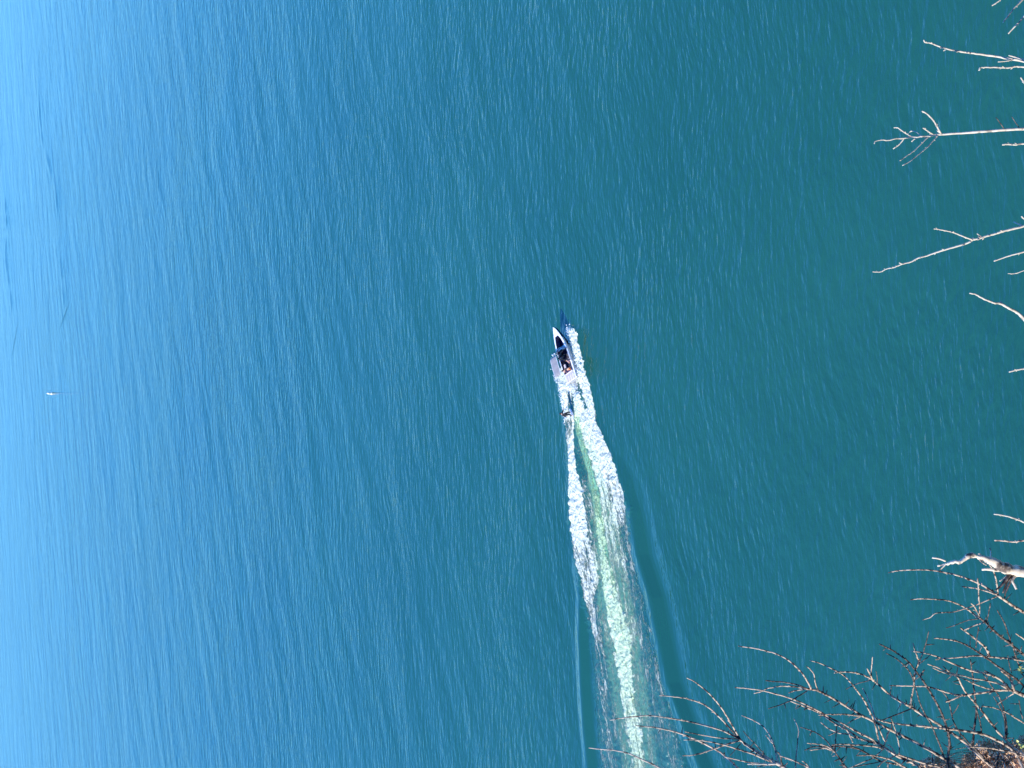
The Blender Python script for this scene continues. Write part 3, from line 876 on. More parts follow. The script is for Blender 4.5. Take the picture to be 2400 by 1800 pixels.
twig_thing('long pale sapling curving down leftwards with one forked side twig, middle of the right edge', 4.1, 18,
           ([(2045, 637), (2063, 637), (2078, 630), (2094, 627), (2114, 619), (2134, 614), (2154, 604), (2170, 600), (2199, 590), (2233, 580), (2266, 570), (2280, 562), (2298, 558), (2316, 552), (2335, 547), (2362, 539), (2400, 530), (2500, 505)], 2.8, 8),
           [([(2189, 536), (2197, 537), (2213, 540), (2235, 545), (2257, 554), (2281, 563)], 3.2, 4.6), ([(2107, 616), (2115, 619)], 3, 3.2),
            ([(2290, 547), (2301, 556)], 3.2, 3.6), ([(2376, 520), (2397, 530)], 3.6, 4.4), ([(2394, 507), (2402, 514), (2420, 524)], 4, 5)])
twig_thing('straight plain pale twig below the long curving sapling at the right edge', 4.3, 19,
           ([(2329, 612), (2347, 606), (2367, 599), (2400, 590), (2490, 564)], 3.8, 5.4), [])
twig_thing('very thin short pale twig, lowest of the three under the middle of the right edge', 4.3, 20,
           ([(2362, 641), (2380, 641), (2400, 634), (2480, 606)], 2.2, 3.4), [])
twig_thing('thick smooth white sapling bending down to the right edge, stoutest of the saplings', 3.8, 21,
           ([(2272, 687), (2287, 690), (2301, 698), (2319, 706), (2332, 710), (2346, 712), (2366, 723), (2381, 731), (2400, 748), (2470, 830)], 4, 11),
           [([(2345, 706), (2349, 714)], 4, 6)])
twig_thing('short white twig end at the right edge halfway down the photo', 3.9, 22,
           ([(2365, 872), (2381, 867), (2400, 864), (2480, 850)], 4, 7), [])
twig_thing('tiny pale twig tip on the right edge under the hooked sapling', 4.2, 23,
           ([(2392, 181), (2398, 190), (2412, 206), (2470, 250)], 3.6, 5), [])
twig_thing('curved pale twig above the bleached dead branch, upper of two', 4.6, 24,
           ([(2329, 1205), (2347, 1207), (2365, 1211), (2389, 1219), (2400, 1224), (2480, 1262)], 3.8, 6), [])
twig_thing('wavy half shaded twig above the bleached dead branch, lower of two', 4.6, 25,
           ([(2330, 1266), (2357, 1268), (2379, 1270), (2400, 1267), (2480, 1262)], 4, 5.6), [], mats=M_twig)

D = Plant('dead_branch', 'gnarled bleached dead tree branch with broken stubs above the thorny shrub', 'dead branch', 4.7, .12, (2600, 1480), 4.7, seed=40)
def knobbly(P, pts, w0, w1, name, slope=0, root=None, m=M_dead):
    return P.branch(pts, w0, w1, m, name, slope, root, knots=False, sides=10)
def thick(P, pts, ws, name, root=None, m=M_dead):
    """limb with its own width at every point, gnarled by noise"""
    sm = catmull([(p[0], p[1], w) for p, w in zip(pts, ws)], 7)
    pp, rr = [], []
    for k, p in enumerate(sm):
        d = P.depth(p.x, p.y)
        g = 1 + .22 * mnoise.noise(Vector((k * .45, w_seed[0], 0)))
        pp.append(at(p.x + 1.2 * mnoise.noise(Vector((k * .5, 9, 1))), p.y + 1.2 * mnoise.noise(Vector((k * .5, 3, 5))), d))
        rr.append(.5 * p.z * d / F * g)
    if root:
        for q in catmull([pp[-1]] + [at(x, y, P.d0) for x, y in root] + [P.base], 5)[1:]:
            pp.append(q); rr.append(rr[-1] * 1.02)
    w_seed[0] += 3.3
    mb = MB(); mb.tube(pp, rr, 14)
    vv = []
    for v in mb.v:                       # twisted furrows along the weathered wood
        q = Vector(v)
        n_ = mnoise.noise(q * 45) * .0045 + mnoise.noise(q * 110) * .0012
        c = min(pp, key=lambda a: (a - q).length_squared)
        vv.append(q + (q - c).normalized() * n_)
    mb.v = [tuple(v) for v in vv]
    return mb.build(name, m, P.root, smooth=True, origin=P.base)
w_seed = [0.5]
thick(D, [(2219, 1321), (2238, 1317), (2250, 1316), (2262, 1308), (2275, 1302), (2290, 1304), (2305, 1308), (2320, 1313), (2335, 1321), (2350, 1329), (2370, 1336), (2400, 1341), (2470, 1356)],
      [6, 8, 9, 11, 12, 10, 13, 18, 23, 26, 27, 25, 28], 'limb', [(2560, 1400)])
for pts, w0, w1 in (([(2185, 1307), (2200, 1309), (2216, 1315)], 5, 5.5), ([(2197, 1326), (2206, 1325), (2219, 1321)], 5, 6), ([(2203, 1335), (2210, 1329), (2218, 1320)], 3.5, 4.5),
                    ([(2320, 1284), (2322, 1294), (2322, 1303), (2325, 1317)], 3.2, 5), ([(2292, 1298), (2297, 1299), (2301, 1306)], 3, 4), ([(2276, 1299), (2277, 1304)], 3, 5),
                    ([(2301, 1335), (2313, 1334), (2332, 1336), (2348, 1336)], 6, 11), ([(2312, 1325), (2304, 1320), (2296, 1313)], 3, 4), ([(2249, 1322), (2250, 1317)], 3, 5),
                    ([(2332, 1384), (2344, 1375), (2351, 1367), (2361, 1354), (2369, 1340)], 3, 13), ([(2350, 1390), (2356, 1375), (2361, 1363), (2372, 1352), (2380, 1342)], 4, 9),
                    ([(2382, 1381), (2378, 1372), (2373, 1361), (2380, 1350), (2390, 1342)], 6, 8), ([(2356, 1391), (2362, 1378), (2370, 1360)], 3.5, 6), ([(2343, 1362), (2350, 1358), (2360, 1350)], 3, 5)):
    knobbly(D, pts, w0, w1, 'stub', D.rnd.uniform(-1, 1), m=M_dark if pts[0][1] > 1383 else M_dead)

# ---------------------------------------------------------------- dry brush and leaves
M_dry = bark('dry_leaves', (0.12, 0.08, 0.05), (0.66, 0.38, 0.20), (0.88, 0.62, 0.38), .31, 75)
M_leaf = simple('spring_leaves', (0.52, 0.52, 0.15), 0.5, .25, 30)
def brush(px, py, d, r, n, label, seed, squash=.7):
    rn = random.Random(seed)
    c = at(px, py, d)
    base = Vector((c.x, c.y, hill_z(c.x, c.y)))
    root = empty('dry_bush', base, label, 'dry bush', 'dry brown bushes on the mound')
    mb = MB()
    for i in range(n):
        q = Vector((rn.gauss(0, 1), rn.gauss(0, 1), rn.gauss(0, 1))).normalized() * r * rn.uniform(.35, 1) ** .5
        q.z *= squash
        q *= 1 + .35 * mnoise.noise(q * 9 + Vector((seed, 0, 0)))
        p = c + q
        if p.z < base.z - .1:
            continue
        s = rn.uniform(.006, .016)
        a = Vector((rn.uniform(-1, 1), rn.uniform(-1, 1), rn.uniform(-1, 1))).normalized()
        b_ = a.cross(Vector((rn.uniform(-1, 1), rn.uniform(-1, 1), rn.uniform(-1, 1)))).normalized()
        nn_ = a.cross(b_)
        mb.add([p - a * s * 1.4, p + b_ * s * .6 + nn_ * s * .3, p + a * s * 1.4, p - b_ * s * .6 + nn_ * s * .3], [(0, 1, 2, 3)])
    cr = mb.build('crown', M_dry, root, origin=base)
    cr['kind'] = 'stuff'
    mt = MB()
    for i in range(60):
        q = Vector((rn.gauss(0, 1), rn.gauss(0, 1), abs(rn.gauss(0, 1)))).normalized() * r * rn.uniform(.8, 1.15)
        q.z *= squash
        mt.tube(catmull([base, base.lerp(c + q, .6) + Vector((rn.uniform(-.06, .06), rn.uniform(-.06, .06), .03)), c + q], 3), [.006, .006, .005, .004, .003, .002, .0015], 4)
    st = mt.build('stems', M_twig, root, origin=base)
    st['kind'] = 'stuff'
    return root
brush(2200, 1822, 9.0, .17, 6000, 'low brown dry bush at the foot of the thorny stems, leftmost of three', 3)
brush(2325, 1812, 9.1, .23, 9000, 'brown dry bush in the bottom right corner, middle of three', 4)
brush(2420, 1790, 8.9, .19, 7000, 'brown dry bush cut off by the right edge, beside yellow green leaves', 5)

def sprig(px, py, d, n, label, seed):
    rn = random.Random(seed)
    c = at(px + 14, py, d)
    root = empty('leafy_sprig', c + Vector((0, -.1, -.12)), label, 'sprig', 'yellow green sprigs')
    o = root.location.copy()
    st = MB(); st.tube(catmull([o + Vector((0, -.25, -.5)), o, c], 4), [.004] * 9, 5); st.build('stem', M_twig, root, smooth=True, origin=o)
    for i in range(n):
        p = c + Vector((rn.uniform(-.02, .02), rn.uniform(-.02, .02), rn.uniform(-.02, .025)))
        a = Vector((rn.uniform(-1, 1), rn.uniform(-1, 1), rn.uniform(-.2, 1))).normalized()
        b_ = a.cross(Vector((rn.uniform(-1, 1), rn.uniform(-1, 1), rn.uniform(-1, 1)))).normalized()
        nn_ = a.cross(b_)
        L = rn.uniform(.014, .023)
        mb = MB()
        rows = [(0, .001), (.25, .28), (.55, .33), (.8, .2), (1, .005)]
        v, f = [], []
        for t_, w_ in rows:
            bend = nn_ * L * .25 * t_ * t_
            v += [p + a * L * t_ + b_ * L * w_ + bend - nn_ * L * w_ * .3, p + a * L * t_ + bend + nn_ * .0005, p + a * L * t_ - b_ * L * w_ + bend - nn_ * L * w_ * .3]
        for k in range(4):
            for j in range(2):
                f.append((k * 3 + j, k * 3 + j + 1, (k + 1) * 3 + j + 1, (k + 1) * 3 + j))
        mb.add(v, f)
        mb.build('leaf', M_leaf, root, smooth=True, origin=o)
sprig(2386, 1566, 5.4, 8, 'small yellow green leafy sprig at the right edge among the thorny stems', 61)
sprig(2384, 1748, 7.5, 14, 'yellow green leafy sprig in the bottom right corner above the brown bush', 62)

# ---------------------------------------------------------------- motorboat
HEAD = R(21.5)
P0 = Vector((3.54, 112.85, 0))
boat = empty('motorboat', P0, 'white and black motorboat with grey canopy speeding across the lake ahead of its foaming wake', 'motorboat', rot=(0, R(-4.5), HEAD))
boat.location.z = 0.12
boat.scale = (0.965, 0.93, 1.0)
M_white = simple('white_gelcoat', (0.80, 0.80, 0.78), .25, .03, 3)
M_stripe = simple('pale_blue_gelcoat', (0.50, 0.48, 0.46), .25, .05, 3)
M_black = simple('black_gelcoat', (0.010, 0.011, 0.014), .35, .2, 3, spec=.25)
M_grey = simple('silver_gelcoat', (0.36, 0.37, 0.36), .3, .08, 2)
M_navy = simple('navy_vinyl', (0.012, 0.014, 0.05), .5, .3, 12, .004)
M_cush = simple('pale_vinyl', (0.62, 0.55, 0.56), .55, .1, 12, .004)
M_canvas = simple('grey_canvas', (0.27, 0.255, 0.25), .85, .12, 6, .01)
M_tube = simple('black_tube', (0.02, 0.02, 0.022), .35, .2, 9)
M_steel = simple('steel', (0.6, 0.6, 0.6), .25, .05, 9, metal=1.0)
M_teak = simple('tan_deck_mat', (0.05, 0.05, 0.07), .7, .15, 10, .003)
sec = [(-3.5, 1.18, .74, 1.08, .12, -.12), (-2.5, 1.24, .78, 1.12, .12, -.15), (-1.3, 1.25, .83, 1.10, .14, -.15), (0, 1.23, .89, 1.03, .18, -.12), (1.0, 1.12, .95, .88, .25, -.05),
       (1.8, .93, 1.01, .66, .36, .06), (2.5, .66, 1.07, .42, .52, .24), (3.0, .42, 1.12, .23, .68, .44), (3.35, .20, 1.17, .09, .84, .66), (3.52, .03, 1.20, .02, .98, .90)]
def section(x):
    xs_ = [s[0] for s in sec]
    return [float(np.interp(x, xs_, [s[k] for s in sec])) for k in range(1, 6)]
stat = list(np.linspace(-3.5, 3.52, 40))
def loft(rows, name, m, parent, smooth=True, close=False):
    """rows: function x -> list of (y, z)"""
    vs_, fs_ = [], []
    k = None
    for x in stat:
        rr = rows(x)
        k = len(rr)
        vs_ += [(x, y, z) for y, z in rr]
    for i in range(len(stat) - 1):
        for j in range(k - 1):
            fs_.append((i * k + j, i * k + j + 1, (i + 1) * k + j + 1, (i + 1) * k + j))
    if close:
        fs_.append(tuple(range(k)))
    return mesh_obj(name, vs_, fs_, m, parent, smooth)
def side_rows(t0, t1, s):
    def f(x):
        gb, gz, cb, cz, kz = section(x)
        out = []
        for t in np.linspace(t0, t1, 4):
            bulge = .05 * math.sin(math.pi * t) * (gb / 1.25)
            out.append((s * (cb + (gb - cb) * t + bulge), cz + (gz - cz) * t))
        return out
    return f
def bottom_rows(x):
    gb, gz, cb, cz, kz = section(x)
    return [(-cb, cz), (-cb * .5, (cz + kz) / 2 - .02), (0, kz), (cb * .5, (cz + kz) / 2 - .02), (cb, cz)]
loft(bottom_rows, 'hull_bottom', M_black, boat, close=True)
def split_side(s):
    f0 = side_rows(0, .56, s)
    f1 = side_rows(.60, 1, s)
    fl = side_rows(.555, .605, s)
    lower = loft(f0, 'hull_side', [M_grey, M_black], boat)
    for p in lower.data.polygons:
        if p.center.x > 0.9:
            p.material_index = 1
    upper = loft(f1, 'side_stripe', [M_stripe, M_black], boat)
    for p in upper.data.polygons:
        if p.center.x > 1.9:
            p.material_index = 1
    loft(fl, 'trim_line', M_black, boat)
    rail = MB()
    rail.tube([(x, s * (section(x)[0] + .02), section(x)[1]) for x in stat], .028, 6)
    rail.build('rub_rail', M_steel, boat, smooth=True)
split_side(1); split_side(-1)
gb, gz, cb, cz, kz = section(-3.5)
mesh_obj('transom', [(-3.505, gb, gz), (-3.505, -gb, gz), (-3.505, -cb, cz), (-3.505, 0, kz), (-3.505, cb, cz)], [(0, 1, 2, 3, 4)], M_grey, boat)
# deck: caps all round with two sunken wells (open bow, main cockpit)
def well(x):
    g = section(x)[0]
    if -2.45 < x < .62:
        return g - .20
    if .85 < x < 2.35:
        return max(.12, g - .27 - max(0, x - 1.6) * .12)
    return 0
ds = sorted(set([round(x, 3) for x in np.linspace(-3.5, 3.52, 60)] + [-2.45, -2.44, .61, .62, .85, .86, 2.34, 2.35]))
for s in (1, -1):
    v, f = [], []
    for x in ds:
        g, z = section(x)[0], section(x)[1]
        w_ = well(x)
        for t in (0, .5, 1):
            y = g + (w_ - g) * t
            crown = .05 * (1 - (y / max(g, .05)) ** 2)
            v.append((x, s * y, z + crown + .012))
    for i in range(len(ds) - 1):
        for j in range(2):
            f.append((i * 3 + j, i * 3 + j + 1, (i + 1) * 3 + j + 1, (i + 1) * 3 + j))
    mesh_obj('deck', v, f, M_white, boat, True)
def wellmesh(x0, x1, zf, name, m):
    xs2 = np.linspace(x0, x1, 14)
    v, f = [], []
    for x in xs2:
        w_ = max(.1, well(min(max(x, x0 + .02), x1 - .02)))
        z = section(x)[1] + .03
        v += [(x, w_, z), (x, w_ - .03, zf), (x, -w_ + .03, zf), (x, -w_, z)]
    for i in range(len(xs2) - 1):
        for j in range(3):
            f.append((i * 4 + j, i * 4 + j + 1, (i + 1) * 4 + j + 1, (i + 1) * 4 + j))
    f.append((0, 1, 2, 3)); k = (len(xs2) - 1) * 4; f.append((k, k + 1, k + 2, k + 3))
    return mesh_obj(name, v, f, m, boat)
wellmesh(-2.45, .62, .28, 'cockpit', M_navy)
wellmesh(.85, 2.35, .42, 'bow_well', M_navy)
MB().box((-1.0, 0, .30), (2.3, .7, .02)).build('floor_mat', M_teak, boat)
# seats
MB().box((-2.15, 0, .52), (.55, 1.8, .18)).box((-2.40, 0, .72), (.12, 1.8, .34)).build('rear_bench', M_cush, boat, bevel=.04)
MB().box((-1.1, -.82, .52), (1.7, .36, .18)).box((-1.1, -.99, .70), (1.7, .1, .26)).build('side_bench', M_cush, boat, bevel=.04)
MB().box((-.35, .52, .55), (.5, .5, .14)).box((-.62, .52, .82), (.1, .5, .5)).build('driver_seat', M_navy, boat, bevel=.04)
MB().box((-1.5, .82, .52), (.9, .36, .18)).build('side_bench', M_cush, boat, bevel=.04)
for s in (1, -1):
    MB().box((1.5, s * .62, .60), (1.1, .26, .16), Matrix.Rotation(-s * .24, 3, 'Z')).build('bow_cushion', M_navy, boat, bevel=.03)
MB().box((-3.0, 0, .82), (.95, 1.9, .12)).build('sun_pad', M_cush, boat, bevel=.04)
MB().box((-3.0, 0, .89), (.9, .04, .03)).box((-3.0, .5, .89), (.9, .03, .03)).box((-3.0, -.5, .89), (.9, .03, .03)).box((-2.75, 0, .89), (.03, 1.8, .03)).build('pad_seam', M_grey, boat)
MB().box((-3.95, 0, .14), (.9, 2.2, .08)).build('swim_platform', M_stripe, boat, bevel=.03)
MB().box((-3.95, 0, .188), (.78, 2.0, .012)).build('platform_mat', M_grey, boat)
MB().box((.15, .52, .78), (.35, .6, .34)).build('helm', M_black, boat, bevel=.05)
sw = MB()
sw.tube([(-.06 + .05 * math.cos(a_), .52 + .18 * math.sin(a_), .95 + .17 * math.cos(a_)) for a_ in np.linspace(0, 2 * math.pi, 20)], .018, 6)
sw.tube([(.05, .52, .92), (-.05, .52, .95)], .02, 6)
sw.build('steering_wheel', M_tube, boat, smooth=True)
M_glass, gn, gl, gb_ = mat('tinted_screen')
setp(gb_, Base_Color=(.35, .42, .5, 1), Roughness=.05, Transmission_Weight=.55, IOR=1.60)
wsx = lambda t: .62 - .0 + .42 * math.cos(t)
pts = [(-.9 + 0, 0)]
v, f = [], []
for i, t in enumerate(np.linspace(-1, 1, 17)):
    y = t * .98
    x = .95 - .55 * abs(t) ** 2.5
    z = section(x)[1] + .03
    v += [(x, y, z), (x - .18, y * .93, z + .36), (x - .19, y * .93, z + .36), (x - .012, y, z)]
for i in range(16):
    k = i * 4
    f += [(k, k + 4, k + 5, k + 1), (k + 3, k + 2, k + 6, k + 7), (k + 1, k + 5, k + 6, k + 2)]
ws = mesh_obj('windshield', v, f, M_glass, boat, False)
fr = MB(); fr.tube([(v[i * 4 + 1][0], v[i * 4 + 1][1], v[i * 4 + 1][2] + .01) for i in range(17)], .02, 6)
fr.build('windshield_frame', M_steel, ws, smooth=True)
# tower, canopy, racks
tw = MB()
for s in (1, -1):
    tw.tube(catmull([(.35, s * 1.14, .93), (.05, s * 1.12, 1.6), (-.55, s * 1.02, 2.15), (-1.1, s * .92, 2.3)], 6), .045, 8)
    tw.tube(catmull([(-1.15, s * 1.17, .85), (-1.1, s * 1.12, 1.5), (-1.0, s * 1.0, 2.0), (-.9, s * .95, 2.24)], 6), .04, 8)
tw.tube(catmull([(-.55, -1.02, 2.15), (-.55, -.5, 2.27), (-.55, .5, 2.27), (-.55, 1.02, 2.15)], 6), .04, 8)
tw.tube([(-1.1, -.92, 2.3), (-1.1, .92, 2.3)], .04, 8)
tw.build('tower', M_tube, boat, smooth=True)
v, f = [], []
NX, NY = 13, 13
for i in range(NX):
    for j in range(NY):
        u_, w_ = i / (NX - 1) * 2 - 1, j / (NY - 1) * 2 - 1
        zz = 2.46 + .10 * (1 - w_ * w_) - .03 * (math.sin(u_ * math.pi * 1.5) ** 2) - .05 * abs(u_) ** 3
        v.append((-1.55 + u_ * 1.25, w_ * (.70 - .06 * u_ * u_), zz))
for i in range(NX - 1):
    for j in range(NY - 1):
        f.append((i * NY + j, (i + 1) * NY + j, (i + 1) * NY + j + 1, i * NY + j + 1))
cn = mesh_obj('canopy', v, f, M_canvas, boat, True)
sdm = cn.modifiers.new('thick', 'SOLIDIFY'); sdm.thickness = .012
eg = MB()
for j in (0, NY - 1):
    eg.tube([v[i * NY + j] for i in range(NX)], .035, 6)
eg.build('canopy_edge', M_white, cn, smooth=True)
fr = MB()
for x in (-2.7, -1.9, -.6):
    fr.tube([(x, -.69, 2.40), (x, 0, 2.50), (x, .69, 2.40)], .018, 6)
for s in (1, -1):
    fr.tube([(-2.7, s * .78, 2.42), (-1.0, s * .80, 2.26)], .018, 6)
fr.build('canopy_frame', M_tube, boat, smooth=True)
rk = MB()
for s in (1, -1):
    rk.tube([(-1.0, s * 1.0, 2.0), (-1.0, s * 1.3, 2.0), (-1.0, s * 1.32, 2.2)], .02, 6)
    rk.tube([(-1.6, s * 1.0, 1.9), (-1.6, s * 1.3, 1.95), (-1.6, s * 1.32, 2.15)], .02, 6)
rk.build('board_rack', M_tube, boat, smooth=True)
cl = MB()
for (x, s) in ((2.7, 1), (2.7, -1), (-3.2, 1), (-3.2, -1)):
    g, z = section(x)[:2]
    cl.tube([(x - .1, s * (g - .08), z + .06), (x + .1, s * (g - .08), z + .06)], .012, 5)
cl.build('cleats', M_steel, boat)

# ---------------------------------------------------------------- people
M_skin = simple('skin', (0.50, 0.29, 0.20), .55, .08, 12)
M_hair = simple('dark_hair', (0.03, 0.02, 0.015), .7, .3, 30)
M_wet = simple('black_wetsuit', (0.015, 0.016, 0.022), .55, .2, 14)
M_vest = simple('navy_vest', (0.02, 0.03, 0.10), .7, .2, 14)
M_orange = simple('orange_shirt', (0.62, 0.20, 0.06), .8, .15, 14)
M_pink = simple('pink_shirt', (0.62, 0.36, 0.38), .8, .12, 14)
M_short = simple('dark_shorts', (0.03, 0.03, 0.05), .8, .2, 14)

def skin_mesh(joints, edges, name, m, parent, root=0, sub=2):
    me_ = bpy.data.meshes.new(name)
    me_.from_pydata([j[0] for j in joints], edges, [])
    o = bpy.data.objects.new(name, me_)
    COL.objects.link(o)
    o.modifiers.new('skin', 'SKIN')
    if not me_.skin_vertices:
        pass
    sm_ = o.modifiers.new('sub', 'SUBSURF'); sm_.levels = sub; sm_.render_levels = sub
    lay = me_.skin_vertices[0] if me_.skin_vertices else None
    if lay is None:
        bm_ = bmesh.new(); bm_.from_mesh(me_); bm_.verts.layers.skin.verify(); bm_.to_mesh(me_); bm_.free()
        lay = me_.skin_vertices[0]
    for i, j in enumerate(joints):
        r_ = j[1]
        lay.data[i].radius = (r_, r_) if not isinstance(r_, tuple) else r_
        lay.data[i].use_root = (i == root)
    dg = bpy.context.evaluated_depsgraph_get()
    dg.update()
    out = bpy.data.meshes.new_from_object(o.evaluated_get(dg))
    bpy.data.objects.remove(o)
    out.name = name
    out.materials.clear(); out.materials.append(m)
    out.shade_smooth()
    q = bpy.data.objects.new(name, out)
    COL.objects.link(q)
    q.parent = parent
    return q

def person(label, loc, rz, pose, top, bottom, wet=False, category='person'):
    root = empty('person', loc, label, category, rot=(0, 0, rz))
    # joints: x forward, y left, z up, origin under the pelvis at seat or foot height
    if pose == 'sit':
        J = {'pel': (0, 0, .10), 'wa': (-.02, 0, .28), 'ch': (-.03, 0, .45), 'sh': (-.02, 0, .56), 'ne': (0, 0, .64), 'hd': (.02, 0, .76), 'tp': (.01, 0, .87),
             'hl': (.05, .10, .09), 'kl': (.45, .14, .10), 'al': (.48, .14, -.30), 'tl': (.62, .15, -.36),
             'hr': (.05, -.10, .09), 'kr': (.45, -.14, .10), 'ar': (.48, -.14, -.30), 'tr': (.62, -.15, -.36),
             'sl': (-.02, .18, .54), 'el': (.05, .24, .30), 'wl': (.27, .18, .20), 'pl': (.34, .17, .18),
             'sr': (-.02, -.18, .54), 'er': (.05, -.24, .30), 'wr': (.27, -.18, .20), 'pr': (.34, -.17, .18)}
    else:   # riding stance, knees bent, leaning back a little, arm out for balance
        J = {'pel': (-.08, 0, .82), 'wa': (-.08, 0, 1.00), 'ch': (-.05, 0, 1.18), 'sh': (-.02, 0, 1.30), 'ne': (.02, .02, 1.39), 'hd': (.05, .04, 1.51), 'tp': (.05, .04, 1.62),
             'hl': (-.09, .09, .78), 'kl': (.14, .17, .44), 'al': (-.04, .22, .07), 'tl': (.12, .26, .03),
             'hr': (-.09, -.09, .78), 'kr': (.14, -.15, .42), 'ar': (-.04, -.22, .07), 'tr': (.12, -.24, .03),
             'sl': (-.02, .18, 1.27), 'el': (.12, .34, 1.10), 'wl': (.26, .46, 1.16), 'pl': (.31, .52, 1.18),
             'sr': (-.02, -.18, 1.27), 'er': (.05, -.36, 1.08), 'wr': (.20, -.44, .95), 'pr': (.24, -.48, .90)}
    Rr = {'pel': (.15, .11), 'wa': (.13, .10), 'ch': (.15, .11), 'sh': (.11, .08), 'ne': .055, 'hd': (.085, .10), 'tp': (.07, .08),
          'hl': .09, 'kl': .06, 'al': .042, 'tl': .035, 'hr': .09, 'kr': .06, 'ar': .042, 'tr': .035,
          'sl': .06, 'el': .042, 'wl': .03, 'pl': .035, 'sr': .06, 'er': .042, 'wr': .03, 'pr': .035}
    names = list(J)
    ii = {k: i for i, k in enumerate(names)}
    joints = [(J[k], Rr[k]) for k in names]
    E = [('pel', 'wa'), ('wa', 'ch'), ('ch', 'sh'), ('sh', 'ne'), ('ne', 'hd'), ('hd', 'tp'), ('pel', 'hl'), ('hl', 'kl'), ('kl', 'al'), ('al', 'tl'),
         ('pel', 'hr'), ('hr', 'kr'), ('kr', 'ar'), ('ar', 'tr'), ('sh', 'sl'), ('sl', 'el'), ('el', 'wl'), ('wl', 'pl'), ('sh', 'sr'), ('sr', 'er'), ('er', 'wr'), ('wr', 'pr')]
    edges = [(ii[a_], ii[b_]) for a_, b_ in E]
    for side in ('l', 'r'):          # five fingers on each hand
        w_, p_ = Vector(J['w' + side]), Vector(J['p' + side])
        dr = (p_ - w_).normalized()
        sd = dr.cross(Vector((0, 0, 1))).normalized() * (1 if side == 'l' else -1)
        for k, (off, L) in enumerate(((-.030, .065), (-.010, .08), (.010, .085), (.030, .075), (.045, .05))):
            a_ = p_ + sd * off + (dr * .02 if k < 4 else -dr * .03)
            m_ = a_ + dr * L * .5 + sd * (off * .2) + Vector((0, 0, -.01))
            e_ = a_ + dr * L + sd * off * .2 + Vector((0, 0, -.03))
            n0 = len(joints)
            joints += [(tuple(a_), .011), (tuple(m_), .009), (tuple(e_), .008)]
            edges += [(ii['p' + side], n0), (n0, n0 + 1), (n0 + 1, n0 + 2)]
    skin_mesh(joints, edges, 'body', M_skin, root)
    hd = Vector(J['hd'])
    face = MB()
    face.tube([hd + Vector((.095, 0, .025)), hd + Vector((.118, 0, -.012))], [.008, .015], 5)       # nose
    face.build('nose', M_skin, root, smooth=True)
    ey = MB()
    for s in (1, -1):
        c = hd + Vector((.088, s * .034, .022))
        ey.lathe([(.001, -.009), (.009, 0), (.001, .009)], c, 8)
    ey.build('eyes', M_hair, root)
    mo = MB(); mo.tube([hd + Vector((.09, -.025, -.045)), hd + Vector((.098, 0, -.047)), hd + Vector((.09, .025, -.045))], .006, 5)
    mo.build('mouth', M_pink, root)
    er = MB()
    for s in (1, -1):
        er.tube([hd + Vector((0, s * .088, .03)), hd + Vector((.005, s * .098, .01)), hd + Vector((.01, s * .088, -.02))], [.012, .016, .008], 6)
    er.build('ears', M_skin, root, smooth=True)
    prof = [(.112 * math.cos(t), .118 * math.sin(t)) for t in np.linspace(-.25, 1.5, 8)]
    hr = MB(); hr.lathe(prof, hd + Vector((-.018, 0, .03)), 16)
    hr.build('hair', M_hair, root, smooth=True)
    def cloth(keys, name, m, grow, cut=None):
        sub_ = [k for k in keys]
        loc_ = {k: i for i, k in enumerate(sub_)}
        jj = []
        for k in sub_:
            r_ = Rr[k]
            r_ = tuple(x + grow for x in r_) if isinstance(r_, tuple) else r_ + grow
            jj.append((J[k] if not (cut and k in cut) else cut[k], r_))
        ee = [(loc_[a_], loc_[b_]) for a_, b_ in E if a_ in loc_ and b_ in loc_]
        skin_mesh(jj, ee, name, m, root)
    mid_ = lambda a_, b_, t: tuple(Vector(J[a_]).lerp(Vector(J[b_]), t))
    if wet:
        cloth(['pel', 'wa', 'ch', 'sh', 'sl', 'el', 'wl', 'sr', 'er', 'wr', 'hl', 'kl', 'al', 'hr', 'kr', 'ar'], 'wetsuit', top, .042)
        cloth(['wa', 'ch'], 'life_vest', bottom, .035)
    else:
        cloth(['pel', 'wa', 'ch', 'sh', 'sl', 'el', 'sr', 'er'], 'shirt', top, .014, {'el': mid_('sl', 'el', .7), 'er': mid_('sr', 'er', .7)})
        cloth(['pel', 'hl', 'kl', 'hr', 'kr'], 'shorts', bottom, .018, {'kl': mid_('hl', 'kl', .85), 'kr': mid_('hr', 'kr', .85)})
    return root

BM = Matrix.Translation(boat.location) @ Matrix.Rotation(HEAD, 4, 'Z') @ Matrix.Rotation(R(-4.5), 4, 'Y') @ Matrix.Diagonal((0.965, 0.93, 1, 1))
def in_boat(x, y, z):
    return BM @ Vector((x, y, z))
person('person in a dark shirt driving the motorboat, seated at the wheel', in_boat(-.38, .52, .56), HEAD, 'sit', M_vest, M_short)
person('person in an orange shirt sitting furthest back in the motorboat', in_boat(-2.1, -.35, .55), HEAD + .3, 'sit', M_orange, M_short)
person('person in a pink shirt on the side bench of the motorboat', in_boat(-1.15, -.72, .55), HEAD + 1.9, 'sit', M_pink, M_short)
person('person in a dark shirt on the rear bench of the motorboat, turned to the wake', in_boat(-2.05, .45, .55), HEAD + .9, 'sit', M_vest, M_pink)

